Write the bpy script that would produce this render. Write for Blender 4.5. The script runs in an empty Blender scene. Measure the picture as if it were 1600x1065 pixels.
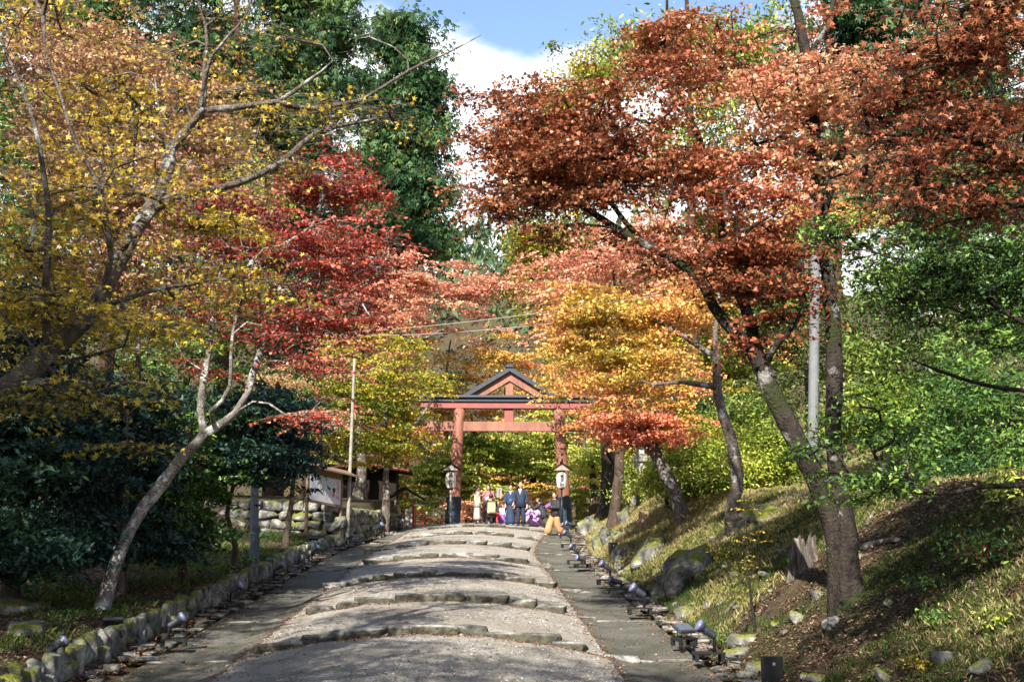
import bpy, math, random
import numpy as np
from mathutils import Vector, Matrix, noise as mnoise

scene = bpy.context.scene
R = math.radians
# ------------------------------------------------------------------ camera
FPX = 1778.0
PITCH, YAW = R(10.55), R(-1.82)
CAM = Vector((0.0, 0.0, 2.43))
cam_data = bpy.data.cameras.new("camera")
cam = bpy.data.objects.new("camera", cam_data)
scene.collection.objects.link(cam)
scene.camera = cam
cam.location = CAM
cam.rotation_euler = (R(90) + PITCH, 0, YAW)
cam_data.sensor_width = 36
cam_data.lens = 36 * FPX / 1600
cam_data.clip_start = 0.05
cam_data.clip_end = 3000
# ------------------------------------------------------------------ sky, sun, exposure
SUN_ELEV = 36.0
SUN_DIR = Vector((0.30, 0.95, 0)).normalized() * math.cos(R(SUN_ELEV)) + Vector((0, 0, -math.sin(R(SUN_ELEV))))
world = bpy.data.worlds.new("World")
scene.world = world
world.use_nodes = True
wn = world.node_tree
wn.nodes.clear()
w_out = wn.nodes.new("ShaderNodeOutputWorld")
w_bg = wn.nodes.new("ShaderNodeBackground")
w_sky = wn.nodes.new("ShaderNodeTexSky")
w_sky.sky_type = 'NISHITA'
w_sky.sun_disc = False
w_sky.sun_elevation = R(SUN_ELEV)
to_sun = -SUN_DIR
w_sky.sun_rotation = math.atan2(to_sun.x, to_sun.y)
w_sky.air_density = 1.0
w_sky.dust_density = 0.6
w_sky.ozone_density = 1.3
w_tc = wn.nodes.new("ShaderNodeTexCoord")
w_map = wn.nodes.new("ShaderNodeMapping")
w_map.inputs['Scale'].default_value = (1, 1, 1.8)
w_map.inputs['Location'].default_value = (0.35, 0.1, 0.0)
w_no = wn.nodes.new("ShaderNodeTexNoise")
w_no.inputs['Scale'].default_value = 4.6
w_no.inputs['Detail'].default_value = 9
w_no.inputs['Roughness'].default_value = 0.55
w_sep = wn.nodes.new("ShaderNodeSeparateXYZ")
w_ma = wn.nodes.new("ShaderNodeMath"); w_ma.operation = 'MULTIPLY_ADD'
w_ma.inputs[1].default_value = -2.1
w_ma.inputs[2].default_value = 0.97
w_add = wn.nodes.new("ShaderNodeMath"); w_add.operation = 'ADD'
w_rmp = wn.nodes.new("ShaderNodeMapRange")
w_rmp.interpolation_type = 'SMOOTHSTEP'
w_rmp.inputs['From Min'].default_value = 0.47
w_rmp.inputs['From Max'].default_value = 0.66
w_mix = wn.nodes.new("ShaderNodeMix"); w_mix.data_type = 'RGBA'
w_mix.inputs[7].default_value = (5.6, 5.8, 6.1, 1)
L = wn.links.new
L(w_tc.outputs['Generated'], w_map.inputs['Vector']); L(w_map.outputs['Vector'], w_no.inputs['Vector'])
L(w_tc.outputs['Generated'], w_sep.inputs[0]); L(w_sep.outputs['Z'], w_ma.inputs[0])
L(w_ma.outputs[0], w_add.inputs[0]); L(w_no.outputs['Fac'], w_add.inputs[1])
L(w_add.outputs[0], w_rmp.inputs['Value']); L(w_rmp.outputs[0], w_mix.inputs[0])
L(w_sky.outputs[0], w_mix.inputs[6]); L(w_mix.outputs[2], w_bg.inputs['Color'])
w_bg.inputs['Strength'].default_value = 0.10
L(w_bg.outputs[0], w_out.inputs[0])

sun_data = bpy.data.lights.new("sun", 'SUN')
sun = bpy.data.objects.new("sun", sun_data)
scene.collection.objects.link(sun)
sun.rotation_euler = (-SUN_DIR).to_track_quat('Z', 'Y').to_euler()
sun.location = (-30, -40, 60)
sun_data.energy = 5.0
sun_data.angle = R(0.53)
sun_data.color = (1.0, 0.93, 0.82)
scene.view_settings.view_transform = 'Standard'
scene.view_settings.look = 'None'
scene.view_settings.gamma = 1
scene.view_settings.exposure = 1.5
scene.cycles.max_bounces = 6
scene.cycles.diffuse_bounces = 3
scene.cycles.glossy_bounces = 2
scene.cycles.transmission_bounces = 4

# ------------------------------------------------------------------ pixel -> point
Rm = cam.rotation_euler.to_matrix()
def ray(px, py):
    return (Rm @ Vector(((px - 800) / FPX, (532.5 - py) / FPX, -1))).normalized()
def P(px, py, D):
    d = ray(px, py)
    return CAM + d * ((D - CAM.y) / d.y)

# ------------------------------------------------------------------ object helpers
col = scene.collection
def tag(o, label=None, cat=None, group=None, kind=None):
    if label: o['label'] = label
    if cat: o['category'] = cat
    if group: o['group'] = group
    if kind: o['kind'] = kind
    return o
def empty(name, loc, rz=0, label=None, cat=None, group=None):
    o = bpy.data.objects.new(name, None)
    o.empty_display_size = 0.2
    col.objects.link(o)
    o.location = loc
    o.rotation_euler = (0, 0, rz)
    return tag(o, label, cat, group)
def link_mesh(name, me, mats, parent=None, smooth=True):
    if not isinstance(mats, (list, tuple)): mats = [mats]
    for m in mats: me.materials.append(m)
    o = bpy.data.objects.new(name, me)
    col.objects.link(o)
    if parent is not None: o.parent = parent
    if smooth and len(me.polygons):
        me.polygons.foreach_set('use_smooth', np.ones(len(me.polygons), dtype=bool))
    return o
def copy_tree(o, parent=None):
    c = o.copy(); col.objects.link(c)
    if parent is not None: c.parent = parent
    for ch in list(o.children): copy_tree(ch, c)
    return c

class MB:
    """collects vertices and faces, builds ONE mesh object"""
    def __init__(s): s.v = []; s.f = []; s.m = []
    def add(s, vs, fs, mi=0):
        b = len(s.v); s.v.extend([tuple(v) for v in vs]); s.f.extend([tuple(b + i for i in f) for f in fs]); s.m.extend([mi] * len(fs)); return s
    def box(s, c, size, rot=None, mi=0, taper=1.0):
        hx, hy, hz = [a / 2 for a in size]
        vs = []
        for z in (-1, 1):
            t = taper if z > 0 else 1
            for x, y in ((-1, -1), (1, -1), (1, 1), (-1, 1)):
                p = Vector((x * hx * t, y * hy * t, z * hz))
                if rot is not None: p = rot @ p
                vs.append(p + Vector(c))
        return s.add(vs, [(0, 3, 2, 1), (4, 5, 6, 7), (0, 1, 5, 4), (1, 2, 6, 5), (2, 3, 7, 6), (3, 0, 4, 7)], mi)
    def tube(s, pts, rad, n=8, mi=0, cap=True):
        pts = [Vector(p) for p in pts]
        if not hasattr(rad, '__len__'): rad = [rad] * len(pts)
        vs = []; a = None
        for i, p in enumerate(pts):
            d = (pts[min(i + 1, len(pts) - 1)] - pts[max(i - 1, 0)])
            if d.length < 1e-9: d = Vector((0, 0, 1))
            d.normalize()
            if a is None:
                a = d.cross(Vector((0.013, 0.021, 1)))
                if a.length < .1: a = d.cross(Vector((0, 1, 0)))
            a = a - d * a.dot(d)
            if a.length < 1e-4: a = d.orthogonal()
            a.normalize(); b = d.cross(a)
            for k in range(n):
                t = 2 * math.pi * k / n
                vs.append(p + (a * math.cos(t) + b * math.sin(t)) * rad[i])
        fs = []
        for i in range(len(pts) - 1):
            for k in range(n):
                k2 = (k + 1) % n
                fs.append((i * n + k, (i + 1) * n + k, (i + 1) * n + k2, i * n + k2))
        if cap:
            fs.append(tuple(range(n)))
            fs.append(tuple(reversed([(len(pts) - 1) * n + k for k in range(n)])))
        return s.add(vs, fs, mi)
    def loft(s, rings, n=12, mi=0, cap=True, pw=2.0):
        """rings: (x, y, z, rx, ry, rot) superelliptic horizontal rings from bottom to top"""
        vs = []
        for (x, y, z, rx, ry, *r) in rings:
            a0 = r[0] if r else 0
            for k in range(n):
                t = 2 * math.pi * k / n
                c, q = math.cos(t), math.sin(t)
                X = rx * math.copysign(abs(c) ** (2 / pw), c); Y = ry * math.copysign(abs(q) ** (2 / pw), q)
                vs.append((x + X * math.cos(a0) - Y * math.sin(a0), y + X * math.sin(a0) + Y * math.cos(a0), z))
        fs = []
        for i in range(len(rings) - 1):
            for k in range(n):
                k2 = (k + 1) % n
                fs.append((i * n + k, i * n + k2, (i + 1) * n + k2, (i + 1) * n + k))
        if cap:
            fs.append(tuple(reversed(range(n))))
            fs.append(tuple((len(rings) - 1) * n + k for k in range(n)))
        return s.add(vs, fs, mi)
    def ball(s, c, r, n=10, m=7, mi=0, rot=None):
        if not hasattr(r, '__len__'): r = (r, r, r)
        vs = []
        for i in range(m + 1):
            ph = math.pi * i / m
            for k in range(n):
                t = 2 * math.pi * k / n
                p = Vector((r[0] * math.sin(ph) * math.cos(t), r[1] * math.sin(ph) * math.sin(t), r[2] * math.cos(ph)))
                if rot is not None: p = rot @ p
                vs.append(p + Vector(c))
        fs = [(i * n + k, (i + 1) * n + k, (i + 1) * n + (k + 1) % n, i * n + (k + 1) % n) for i in range(m) for k in range(n)]
        return s.add(vs, fs, mi)
    def prism(s, poly, y0, y1, mi=0, ax='y'):
        n = len(poly)
        f = (lambda a, b, t: (a, t, b)) if ax == 'y' else (lambda a, b, t: (t, a, b))
        vs = [f(a, b, y0) for a, b in poly] + [f(a, b, y1) for a, b in poly]
        fs = [tuple(range(n)), tuple(reversed(range(n, 2 * n)))] + [(i, n + i, n + (i + 1) % n, (i + 1) % n) for i in range(n)]
        return s.add(vs, fs, mi)
    def build(s, name, mats, parent=None, smooth=False, bevel=0, weld=False):
        me = bpy.data.meshes.new(name)
        me.from_pydata(s.v, [], s.f)
        import bmesh
        bm = bmesh.new(); bm.from_mesh(me)
        if weld: bmesh.ops.remove_doubles(bm, verts=bm.verts, dist=1e-4)
        for f, mi in zip(bm.faces, s.m): f.material_index = mi
        bmesh.ops.recalc_face_normals(bm, faces=bm.faces)
        if bevel:
            bmesh.ops.bevel(bm, geom=list(bm.edges), offset=bevel, segments=1, affect='EDGES', clamp_overlap=True)
        bm.to_mesh(me); bm.free()
        return link_mesh(name, me, mats, parent, smooth)

def np_mesh(name, V, F, nv, tint=None):
    """V (n,3); F flat vertex indices; nv vertices per face (constant)"""
    me = bpy.data.meshes.new(name)
    V = np.ascontiguousarray(V, dtype=np.float32); F = np.ascontiguousarray(F, dtype=np.int32).ravel()
    nf = len(F) // nv
    me.vertices.add(len(V)); me.vertices.foreach_set('co', V.ravel())
    me.loops.add(len(F)); me.loops.foreach_set('vertex_index', F)
    me.polygons.add(nf); me.polygons.foreach_set('loop_start', np.arange(0, len(F), nv, dtype=np.int32))
    if tint is not None:
        a = me.attributes.new('tint', 'FLOAT', 'POINT'); a.data.foreach_set('value', np.ascontiguousarray(tint, dtype=np.float32))
    me.update(calc_edges=True)
    return me

# ------------------------------------------------------------------ materials
class N:
    def __init__(s, name):
        s.m = bpy.data.materials.new(name); s.m.use_nodes = True
        s.t = s.m.node_tree; s.b = s.t.nodes['Principled BSDF']; s.out = s.t.nodes['Material Output']
        s.co = s.t.nodes.new('ShaderNodeTexCoord')
    def new(s, k, **kw):
        n = s.t.nodes.new(k)
        for a, b in kw.items(): setattr(n, a, b)
        return n
    def noise(s, scale, detail=4, rough=.55, vec=None, stretch=None):
        n = s.new('ShaderNodeTexNoise'); n.inputs['Scale'].default_value = scale
        n.inputs['Detail'].default_value = detail; n.inputs['Roughness'].default_value = rough
        src = vec or s.co.outputs['Object']
        if stretch:
            mp = s.new('ShaderNodeMapping'); mp.inputs['Scale'].default_value = stretch
            s.t.links.new(src, mp.inputs[0]); src = mp.outputs[0]
        s.t.links.new(src, n.inputs['Vector'])
        return n.outputs['Fac']
    def voro(s, scale, feature='F1'):
        n = s.new('ShaderNodeTexVoronoi', feature=feature); n.inputs['Scale'].default_value = scale
        s.t.links.new(s.co.outputs['Object'], n.inputs['Vector']); return n
    def ramp(s, fac, stops, interp='LINEAR'):
        n = s.new('ShaderNodeValToRGB'); n.color_ramp.interpolation = interp
        e = n.color_ramp.elements
        while len(e) < len(stops): e.new(.5)
        for i, (p, c) in enumerate(stops):
            e[i].position = p; e[i].color = (c[0], c[1], c[2], 1) if hasattr(c, '__len__') else (c, c, c, 1)
        s.t.links.new(fac, n.inputs[0]); return n.outputs[0]
    def mix(s, fac, a, b):
        n = s.new('ShaderNodeMix', data_type='RGBA')
        for i, q in ((0, fac), (6, a), (7, b)):
            if isinstance(q, (int, float)): n.inputs[i].default_value = q
            elif isinstance(q, (tuple, list)): n.inputs[i].default_value = (q[0], q[1], q[2], 1)
            else: s.t.links.new(q, n.inputs[i])
        return n.outputs[2]
    def math(s, op, a, b=None):
        n = s.new('ShaderNodeMath', operation=op)
        for i, q in ((0, a), (1, b)):
            if q is None: continue
            if isinstance(q, (int, float)): n.inputs[i].default_value = q
            else: s.t.links.new(q, n.inputs[i])
        return n.outputs[0]
    def attr(s, name):
        n = s.new('ShaderNodeAttribute'); n.attribute_name = name; return n.outputs['Fac']
    def nz(s):
        g = s.new('ShaderNodeNewGeometry'); q = s.new('ShaderNodeSeparateXYZ')
        s.t.links.new(g.outputs['Normal'], q.inputs[0]); return q.outputs['Z']
    def col(s, c):
        if hasattr(c, 'is_linked') or hasattr(c, 'links'): s.t.links.new(c, s.b.inputs['Base Color'])
        else: s.b.inputs['Base Color'].default_value = (c[0], c[1], c[2], 1)
        return s
    def rough(s, r): s.b.inputs['Roughness'].default_value = r; return s
    def spec(s, r): s.b.inputs['Specular IOR Level'].default_value = r; return s
    def bump(s, h, dist=.02, strength=.6):
        n = s.new('ShaderNodeBump'); n.inputs['Distance'].default_value = dist; n.inputs['Strength'].default_value = strength
        s.t.links.new(h, n.inputs['Height']); s.t.links.new(n.outputs[0], s.b.inputs['Normal']); return s

def leaf_mat(name, stops, trans=.35, rough=.5, spec=.3):
    k = N(name)
    n = len(stops)
    c = k.ramp(k.attr('tint'), [(i / (n - 1), q) for i, q in enumerate(stops)])
    k.col(c).rough(rough).spec(spec)
    tr = k.new('ShaderNodeBsdfTranslucent'); k.t.links.new(c, tr.inputs['Color'])
    mx = k.new('ShaderNodeMixShader'); mx.inputs[0].default_value = trans
    k.t.links.new(k.b.outputs[0], mx.inputs[1]); k.t.links.new(tr.outputs[0], mx.inputs[2])
    k.t.links.new(mx.outputs[0], k.out.inputs[0])
    return k.m
def plain(name, c, rough=.6, var=.15, scale=30, metallic=0, bump=0):
    k = N(name)
    f = k.noise(scale)
    k.col(k.ramp(f, [(.3, [q * (1 - var) for q in c]), (.7, [min(1, q * (1 + var)) for q in c])])).rough(rough)
    k.b.inputs['Metallic'].default_value = metallic
    if bump: k.bump(f, bump, .5)
    return k.m
def bark_mat(name, c0, c1, lichen, lam=.5, moss=None):
    k = N(name)
    f = k.noise(9, 6, .65, stretch=(1, 1, .35)); g = k.noise(3.2, 5, .6); h = k.noise(26, 4)
    c = k.ramp(f, [(.3, c0), (.7, c1)])
    c = k.mix(k.ramp(g, [(lam, 0), (lam + .07, 1)]), c, lichen)
    if moss: c = k.mix(k.ramp(k.noise(1.7, 4), [(.5, 0), (.58, .9)]), c, moss)
    k.col(c).rough(.9).spec(.15)
    k.bump(k.math('ADD', f, h), .06, 1.0)
    return k.m
M = {}
M['bark_dark'] = bark_mat('bark_dark', (.014, .011, .010), (.05, .040, .033), (.20, .20, .185), .60, (.028, .034, .012))
M['bark_grey'] = bark_mat('bark_grey', (.065, .05, .04), (.17, .145, .12), (.34, .34, .32), .56)
M['bark_pale'] = bark_mat('bark_pale', (.10, .085, .07), (.25, .23, .205), (.44, .44, .42), .52)
M['bark_brown'] = bark_mat('bark_brown', (.04, .028, .02), (.11, .08, .06), (.2, .18, .15), .62)
M['bark_cedar'] = bark_mat('bark_cedar', (.035, .02, .014), (.10, .055, .04), (.12, .10, .08), .66)
def rock_mat(name, moss_amt=.55, dirty=False):
    k = N(name)
    f = k.noise(3, 8, .65); g = k.noise(14, 5)
    c = k.ramp(f, [(.34, (.035, .035, .03)), (.5, (.13, .128, .118)), (.66, (.36, .35, .32))])
    c = k.mix(k.ramp(k.voro(5).outputs['Distance'], [(0, .5), (.12, 0)]), c, (.05, .045, .04))
    mm = k.math('MULTIPLY', k.ramp(k.nz(), [(.15, 0), (.75, 1)]), k.ramp(k.noise(1.6, 5), [(moss_amt, 0), (moss_amt + .08, 1)]))
    c = k.mix(mm, c, k.ramp(k.noise(40), [(.3, (.05, .07, .01)), (.7, (.20, .20, .03))]))
    if dirty: c = k.mix(k.ramp(k.nz(), [(.2, .85), (.55, 0)]), c, k.ramp(k.noise(9), [(.4, (.035, .031, .025)), (.62, (.08, .075, .045))]))
    k.col(c).rough(.92).spec(.2).bump(k.math('ADD', f, g), .06, .9)
    return k.m
M['rock'] = rock_mat('rock_with_moss', .42)
M['step_stone'] = rock_mat('step_stone', .70, True)
M['wall_stone'] = rock_mat('wall_stone', .44)
# ------------------------------------------------------------------ terrain
def base(y):
    y = np.asarray(y, dtype=float)
    a = .07 * np.minimum(y, 50.5)
    t = np.clip(y - 50.5, 0, 10)
    a = a + .07 * t - .0085 * t * t
    a = a - .10 * np.clip(y - 60.5, 0, 30)
    return np.where(y < -30, -2.1, a)
def sm(a, b, x):
    t = np.clip((np.asarray(x, float) - a) / (b - a), 0, 1); return t * t * (3 - 2 * t)
def lerp(a, b, t): return a + (b - a) * t
def xl_out(y): return lerp(-4.30, -3.15, sm(33, 51, y))      # outer edge of the left lane
def xr_out(y): return lerp(3.00, 4.15, sm(33, 51, y))
def xl_in(y): return lerp(-3.05, -2.6, sm(33, 51, y))
def xr_in(y): return lerp(1.75, 3.0, sm(33, 51, y))
_rg = np.random.default_rng(5)
_ph = _rg.uniform(0, 6.28, (14, 2)); _k = _rg.uniform(.25, 2.2, 14); _an = _rg.uniform(0, 3.14, 14)
def wob(x, y):
    s = 0
    for i in range(14):
        s = s + np.sin((x * np.cos(_an[i]) + y * np.sin(_an[i])) * _k[i] * 2 + _ph[i, 0]) / (1 + _k[i] * 2.2)
    return s / 5.5
def H(x, y):
    x = np.asarray(x, float); y = np.asarray(y, float)
    b = base(y)
    dl = (xl_out(y) - .62) - x          # >0 beyond the left kerb wall
    dr = x - (xr_out(y) + .45)
    left = .30 * sm(-.05, .12, dl) + .03 * np.clip(dl, 0, 4) + .09 * np.clip(dl - 4, 0, 6) + .22 * np.clip(dl - 10, 0, 60) + wob(x, y) * .10 * sm(.2, 1.5, dl)
    # raised platform of the stone wall beside the gate
    plat = sm(38.6, 39.0, y) * sm(.1, .3, dl + .3 * sm(39, 51, y)) * (1 - sm(58, 64, y))
    left = np.maximum(left, plat * (1.15 + .03 * np.clip(dl, 0, 10)))
    steep = lerp(.74, .62, sm(14, 26, y))
    hump = steep * 3.1
    right = steep * np.clip(dr, 0, 3.1) * sm(-.1, .5, dr) + .10 * np.clip(dr - 3.1, 0, 7) + .25 * np.clip(dr - 8, 0, 60) + wob(x + 9, y) * .16 * sm(.3, 1.6, dr)
    right = right * (1 - .45 * sm(50, 62, y))
    road = -.06 * sm(.15, -.1, np.maximum(dl, dr)) if False else 0
    inside = (dl < 0) & (dr < 0)
    z = b + np.where(dl > -.06, left, 0) + np.where(dr > 0, right, 0) + np.where((dl < -.08) & (dr < 0), -.16, 0)
    far = sm(95, 330, y) * 66 + sm(90, 260, y) * wob(x * .02, y * .02) * 10
    far = far * (1 + .22 * np.sin(x * .021 + 1.1))
    return z + far
def Hz(x, y): return float(H(x, y))
def G(px, py, lift=0):
    """ground point seen at a pixel"""
    d = ray(px, py); t = 4.0
    while t < 200:
        p = CAM + d * t
        if p.z < Hz(p.x, p.y): break
        t += .05
    return Vector((p.x, p.y, Hz(p.x, p.y) + lift))
def Gx(px, D):
    """ground point in the column of a pixel at distance D"""
    p = P(px, 700, D); return Vector((p.x, p.y, Hz(p.x, p.y)))

def axis(segs):
    out = []
    for a, b, n in segs: out += list(np.linspace(a, b, n, endpoint=False))
    return np.array(out + [segs[-1][1]])
def grid(xs, ys, zf):
    X, Y = np.meshgrid(xs, ys); Z = zf(X, Y)
    V = np.stack([X, Y, Z], -1).reshape(-1, 3)
    nx, ny = len(xs), len(ys)
    i = np.arange(nx - 1)[None, :] + nx * np.arange(ny - 1)[:, None]
    F = np.stack([i, i + 1, i + 1 + nx, i + nx], -1).reshape(-1, 4)
    return V, F
xs = axis([(-500, -60, 12), (-60, -14, 24), (-14, -5.6, 34), (-5.6, -4.6, 20), (-4.6, 3.2, 20), (3.2, 11, 70), (11, 20, 18), (20, 60, 16), (60, 500, 12)])
ys = axis([(-60, 6, 20), (6, 38, 200), (38, 40, 24), (40, 66, 70), (66, 120, 30), (120, 700, 40)])
def ground_z(X, Y):
    z = H(X, Y)
    n = np.zeros_like(z)
    off = (X < -5.1) | (X > 3.6)
    k = .035 * (np.sin(X * 9.1 + np.sin(Y * 5.3) * 2) * np.sin(Y * 8.3 + np.sin(X * 6.1) * 2)) + .02 * np.sin(X * 21 + Y * 13)
    return z + np.where(off & (Y < 66), k, 0)
V, F = grid(xs, ys, ground_z)
k = N('forest_floor')  # litter, moss and dry grass

f1 = k.noise(.9, 6, .6); f2 = k.noise(38, 5, .7); f3 = k.noise(4.5, 6, .65)
lit = k.ramp(f2, [(.30, (.018, .013, .009)), (.48, (.058, .041, .027)), (.62, (.13, .095, .06)), (.75, (.27, .21, .14))])
grs = k.ramp(k.noise(55, 4), [(.3, (.014, .02, .007)), (.55, (.045, .06, .018)), (.75, (.14, .14, .05))])
dry = k.ramp(k.noise(48, 4), [(.3, (.13, .11, .035)), (.7, (.36, .31, .13))])
c = k.mix(k.ramp(k.math('ADD', k.math('MULTIPLY', f1, .6), k.math('MULTIPLY', f3, .4)), [(.46, 0), (.60, .8)]), lit, grs)
geo = k.new('ShaderNodeNewGeometry'); sp = k.new('ShaderNodeSeparateXYZ'); k.t.links.new(geo.outputs['Position'], sp.inputs[0])
dm = k.math('MULTIPLY', k.ramp(k.math('MULTIPLY', sp.outputs['X'], .1), [(.36, 0), (.5, 1)]), k.ramp(k.math('ADD', k.math('MULTIPLY', sp.outputs['Y'], .012), k.math('MULTIPLY', f3, .35)), [(.38, 0), (.50, .75)]))
dm = k.math('MULTIPLY', dm, k.ramp(k.math('MULTIPLY', sp.outputs['Y'], .01), [(.62, 1), (.75, 0)]))
c = k.mix(dm, c, dry)
k.col(c).rough(.95).spec(.1).bump(k.math('ADD', f2, f3), .05, .8)
M['forest_floor'] = k.m
tag(link_mesh('ground', np_mesh('ground', V, F, 4), M['forest_floor']), 'leaf littered mossy banks on both sides of the sloping path', kind='structure')

# ------------------------------------------------------------------ the stepped path
STEPS = [11.7, 15.6, 19.7, 24.3, 29.6, 35.2, 40.6, 46.2]
def u_of(x, y): return (x - .5 * (xl_in(y) + xr_in(y))) / (.5 * (xr_in(y) - xl_in(y)))
def camber(x, y):
    u = np.clip(u_of(x, y), -1.3, 1.3); return .25 * np.clip(1 - u * u, -.35, 1) * (1 - .5 * sm(46, 54, y))
def bow(x, y): u = np.clip(u_of(x, y), -1, 1); return .60 * (1 - u * u)
def path_z(x, y, full=True):
    x = np.asarray(x, float); y = np.asarray(y, float)
    z = base(y) + camber(x, y)
    if full:
        u = np.clip(np.abs(u_of(x, y)), 0, 1); ris = .085 * (1 - u ** 3)
        yy = y - bow(x, y); st = np.array([5.5] + STEPS + [51.5])
        i = np.clip(np.searchsorted(st, yy, side='right') - 1, 0, len(st) - 2)
        fr = np.clip((yy - st[i]) / (st[i + 1] - st[i]), 0, 1)
        z = z + ris * (.5 - fr) * (1 - sm(49, 52, y)) * sm(5, 7, y)
    return z
def strip(x0f, x1f, nx, zf, y0=4.0, y1=66, dy=.11):
    ys = np.arange(y0, y1, dy); t = np.linspace(0, 1, nx)
    Y = np.repeat(ys[:, None], nx, 1); X = x0f(Y) * (1 - t) + x1f(Y) * t
    Z = zf(X, Y)
    V = np.stack([X, Y, Z], -1).reshape(-1, 3)
    i = np.arange(nx - 1)[None, :] + nx * np.arange(len(ys) - 1)[:, None]
    return V, np.stack([i, i + 1, i + 1 + nx, i + nx], -1).reshape(-1, 4)
def path_rough(X, Y):
    return path_z(X, Y) + .012 * np.sin(X * 7 + np.sin(Y * 4)) * np.sin(Y * 6 + X) + .007 * np.sin(X * 19 + Y * 3) * np.sin(Y * 23)
k = N('gravel_path')
g1 = k.noise(48, 6, .85); g2 = k.noise(1.3, 6, .6); g3 = k.noise(16, 5, .6)
c = k.ramp(g1, [(.28, (.17, .155, .13)), (.5, (.31, .285, .243)), (.72, (.46, .43, .37))])
c2 = k.ramp(k.voro(46).outputs['Distance'], [(.05, (.13, .12, .105)), (.35, (.26, .245, .215)), (.6, (.42, .40, .36))])
c = k.mix(k.ramp(g2, [(.46, 0), (.60, 1)]), c, c2)
c = k.mix(k.ramp(g3, [(.52, 0), (.66, .55)]), c, (.12, .09, .065))
c = k.mix(k.ramp(k.noise(.55, 5, .7), [(.5, 0), (.62, .45)]), c, (.10, .085, .07))
k.col(c).rough(.95).spec(.12).bump(k.math('ADD', g1, g3), .03, .9)
M['gravel'] = k.m
k = N('old_asphalt')
g1 = k.noise(38, 6, .85); g2 = k.noise(1.1, 5)
c = k.ramp(g1, [(.33, (.045, .044, .036)), (.5, (.13, .125, .107)), (.66, (.29, .28, .245))])
c = k.mix(k.ramp(g2, [(.44, 0), (.62, .6)]), c, (.055, .058, .035))
k.col(c).rough(.92).spec(.15).bump(g1, .03, 1)
M['asphalt'] = k.m
V, F = strip(xl_in, xr_in, 46, path_rough)
tag(link_mesh('path', np_mesh('path', V, F, 4), M['gravel']), 'crowned gravel path rising in shallow steps to the gate', kind='structure')
lane = lambda X, Y: base(Y) + camber(X, Y) * .9 - .003 + .006 * np.sin(X * 3 + Y)
V, F = strip(lambda y: xl_out(y), xl_in, 12, lane)
tag(link_mesh('road', np_mesh('road', V, F, 4), M['asphalt']), 'smooth asphalt lane along the left of the gravel path', kind='structure')
V, F = strip(xr_in, lambda y: xr_out(y), 12, lane)
tag(link_mesh('road', np_mesh('road', V, F, 4), M['asphalt']), 'smooth asphalt lane along the right of the gravel path', kind='structure')

# ------------------------------------------------------------------ rocks
_n = 5
def _rock_template():
    vs = []; fs = []; idx = {}
    for ax in range(3):
        for sg in (-1, 1):
            for i in range(_n):
                for j in range(_n):
                    q = []
                    for a, b in ((i, j), (i + 1, j), (i + 1, j + 1), (i, j + 1)):
                        p = [0, 0, 0]; p[ax] = sg; p[(ax + 1) % 3] = a / _n * 2 - 1; p[(ax + 2) % 3] = b / _n * 2 - 1
                        key = tuple(round(v, 4) for v in p)
                        if key not in idx: idx[key] = len(vs); vs.append(p)
                        q.append(idx[key])
                    fs.append(q if sg > 0 else q[::-1])
    return np.array(vs, float), fs
RT_V, RT_F = _rock_template()
def rock(mb, c, size, seed=0, rot=(0, 0, 0), sq=.55, amp=.16, mi=0):
    """squarish rough stone; sq 0 = ball, 1 = box"""
    r = np.random.default_rng(seed)
    v = RT_V.copy()
    ln = np.linalg.norm(v, axis=1, keepdims=True)
    v = v / ln * (1 - sq) * 1.15 + v * sq
    d = 0
    for _ in range(7):
        w = r.normal(0, 1.7, 3); d = d + np.sin(v @ w + r.uniform(0, 6.28))
    v = v * (1 + amp * d[:, None] / 3)
    for _ in range(3):                                    # a few chipped planes
        n = r.normal(0, 1, 3); n /= np.linalg.norm(n); o = r.uniform(.7, .95)
        k = np.clip(v @ n - o, 0, None); v = v - k[:, None] * n
    v = v * (np.array(size) / 2)
    E = Matrix.Rotation(rot[2], 3, 'Z') @ Matrix.Rotation(rot[1], 3, 'Y') @ Matrix.Rotation(rot[0], 3, 'X')
    v = v @ np.array(E).T + np.array(c)
    mb.add(v.tolist(), RT_F, mi)
rng = random.Random(3)
ordinal = ['lowest', 'second lowest', 'third', 'fourth', 'fifth', 'sixth', 'seventh', 'topmost']
for si, ys_ in enumerate(STEPS):
    if ys_ < 12: continue
    mb = MB()
    x = float(xl_out(ys_)) + .05; xe = float(xr_out(ys_)) - .05
    while x < xe:
        w = rng.uniform(.28, .95); w = min(w, xe - x + .1)
        cx = x + w / 2; inside = -1 < float(u_of(cx, ys_)) < 1
        y = ys_ + float(bow(cx, ys_)) + rng.uniform(-.05, .05)
        slope = (float(bow(cx + .2, ys_)) - float(bow(cx - .2, ys_))) / .4
        zt = float(path_z(cx, y + .12)) if inside else float(base(y) + camber(cx, y) * .9)
        h = .2 if inside else .14
        top = zt + (rng.uniform(.022, .036) + .03 * abs(float(u_of(cx, ys_))) ** 3 if inside else .022)
        d = rng.uniform(.2, .32) if inside else rng.uniform(.16, .3)
        rock(mb, (cx, y, top - h / 2), (w * 1.14, d, h), rng.randrange(9999), (rng.uniform(-.03, .03), rng.uniform(-.02, .02), math.atan(slope) + rng.uniform(-.05, .05)), .86, .07)
        x += w
    tag(mb.build('stone_step', M['step_stone'], smooth=True), '%s row of rough kerb stones crossing the path, counted uphill from the camera' % ordinal[si - 1], 'stone step', 'rows of stones forming the steps of the path')
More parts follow.
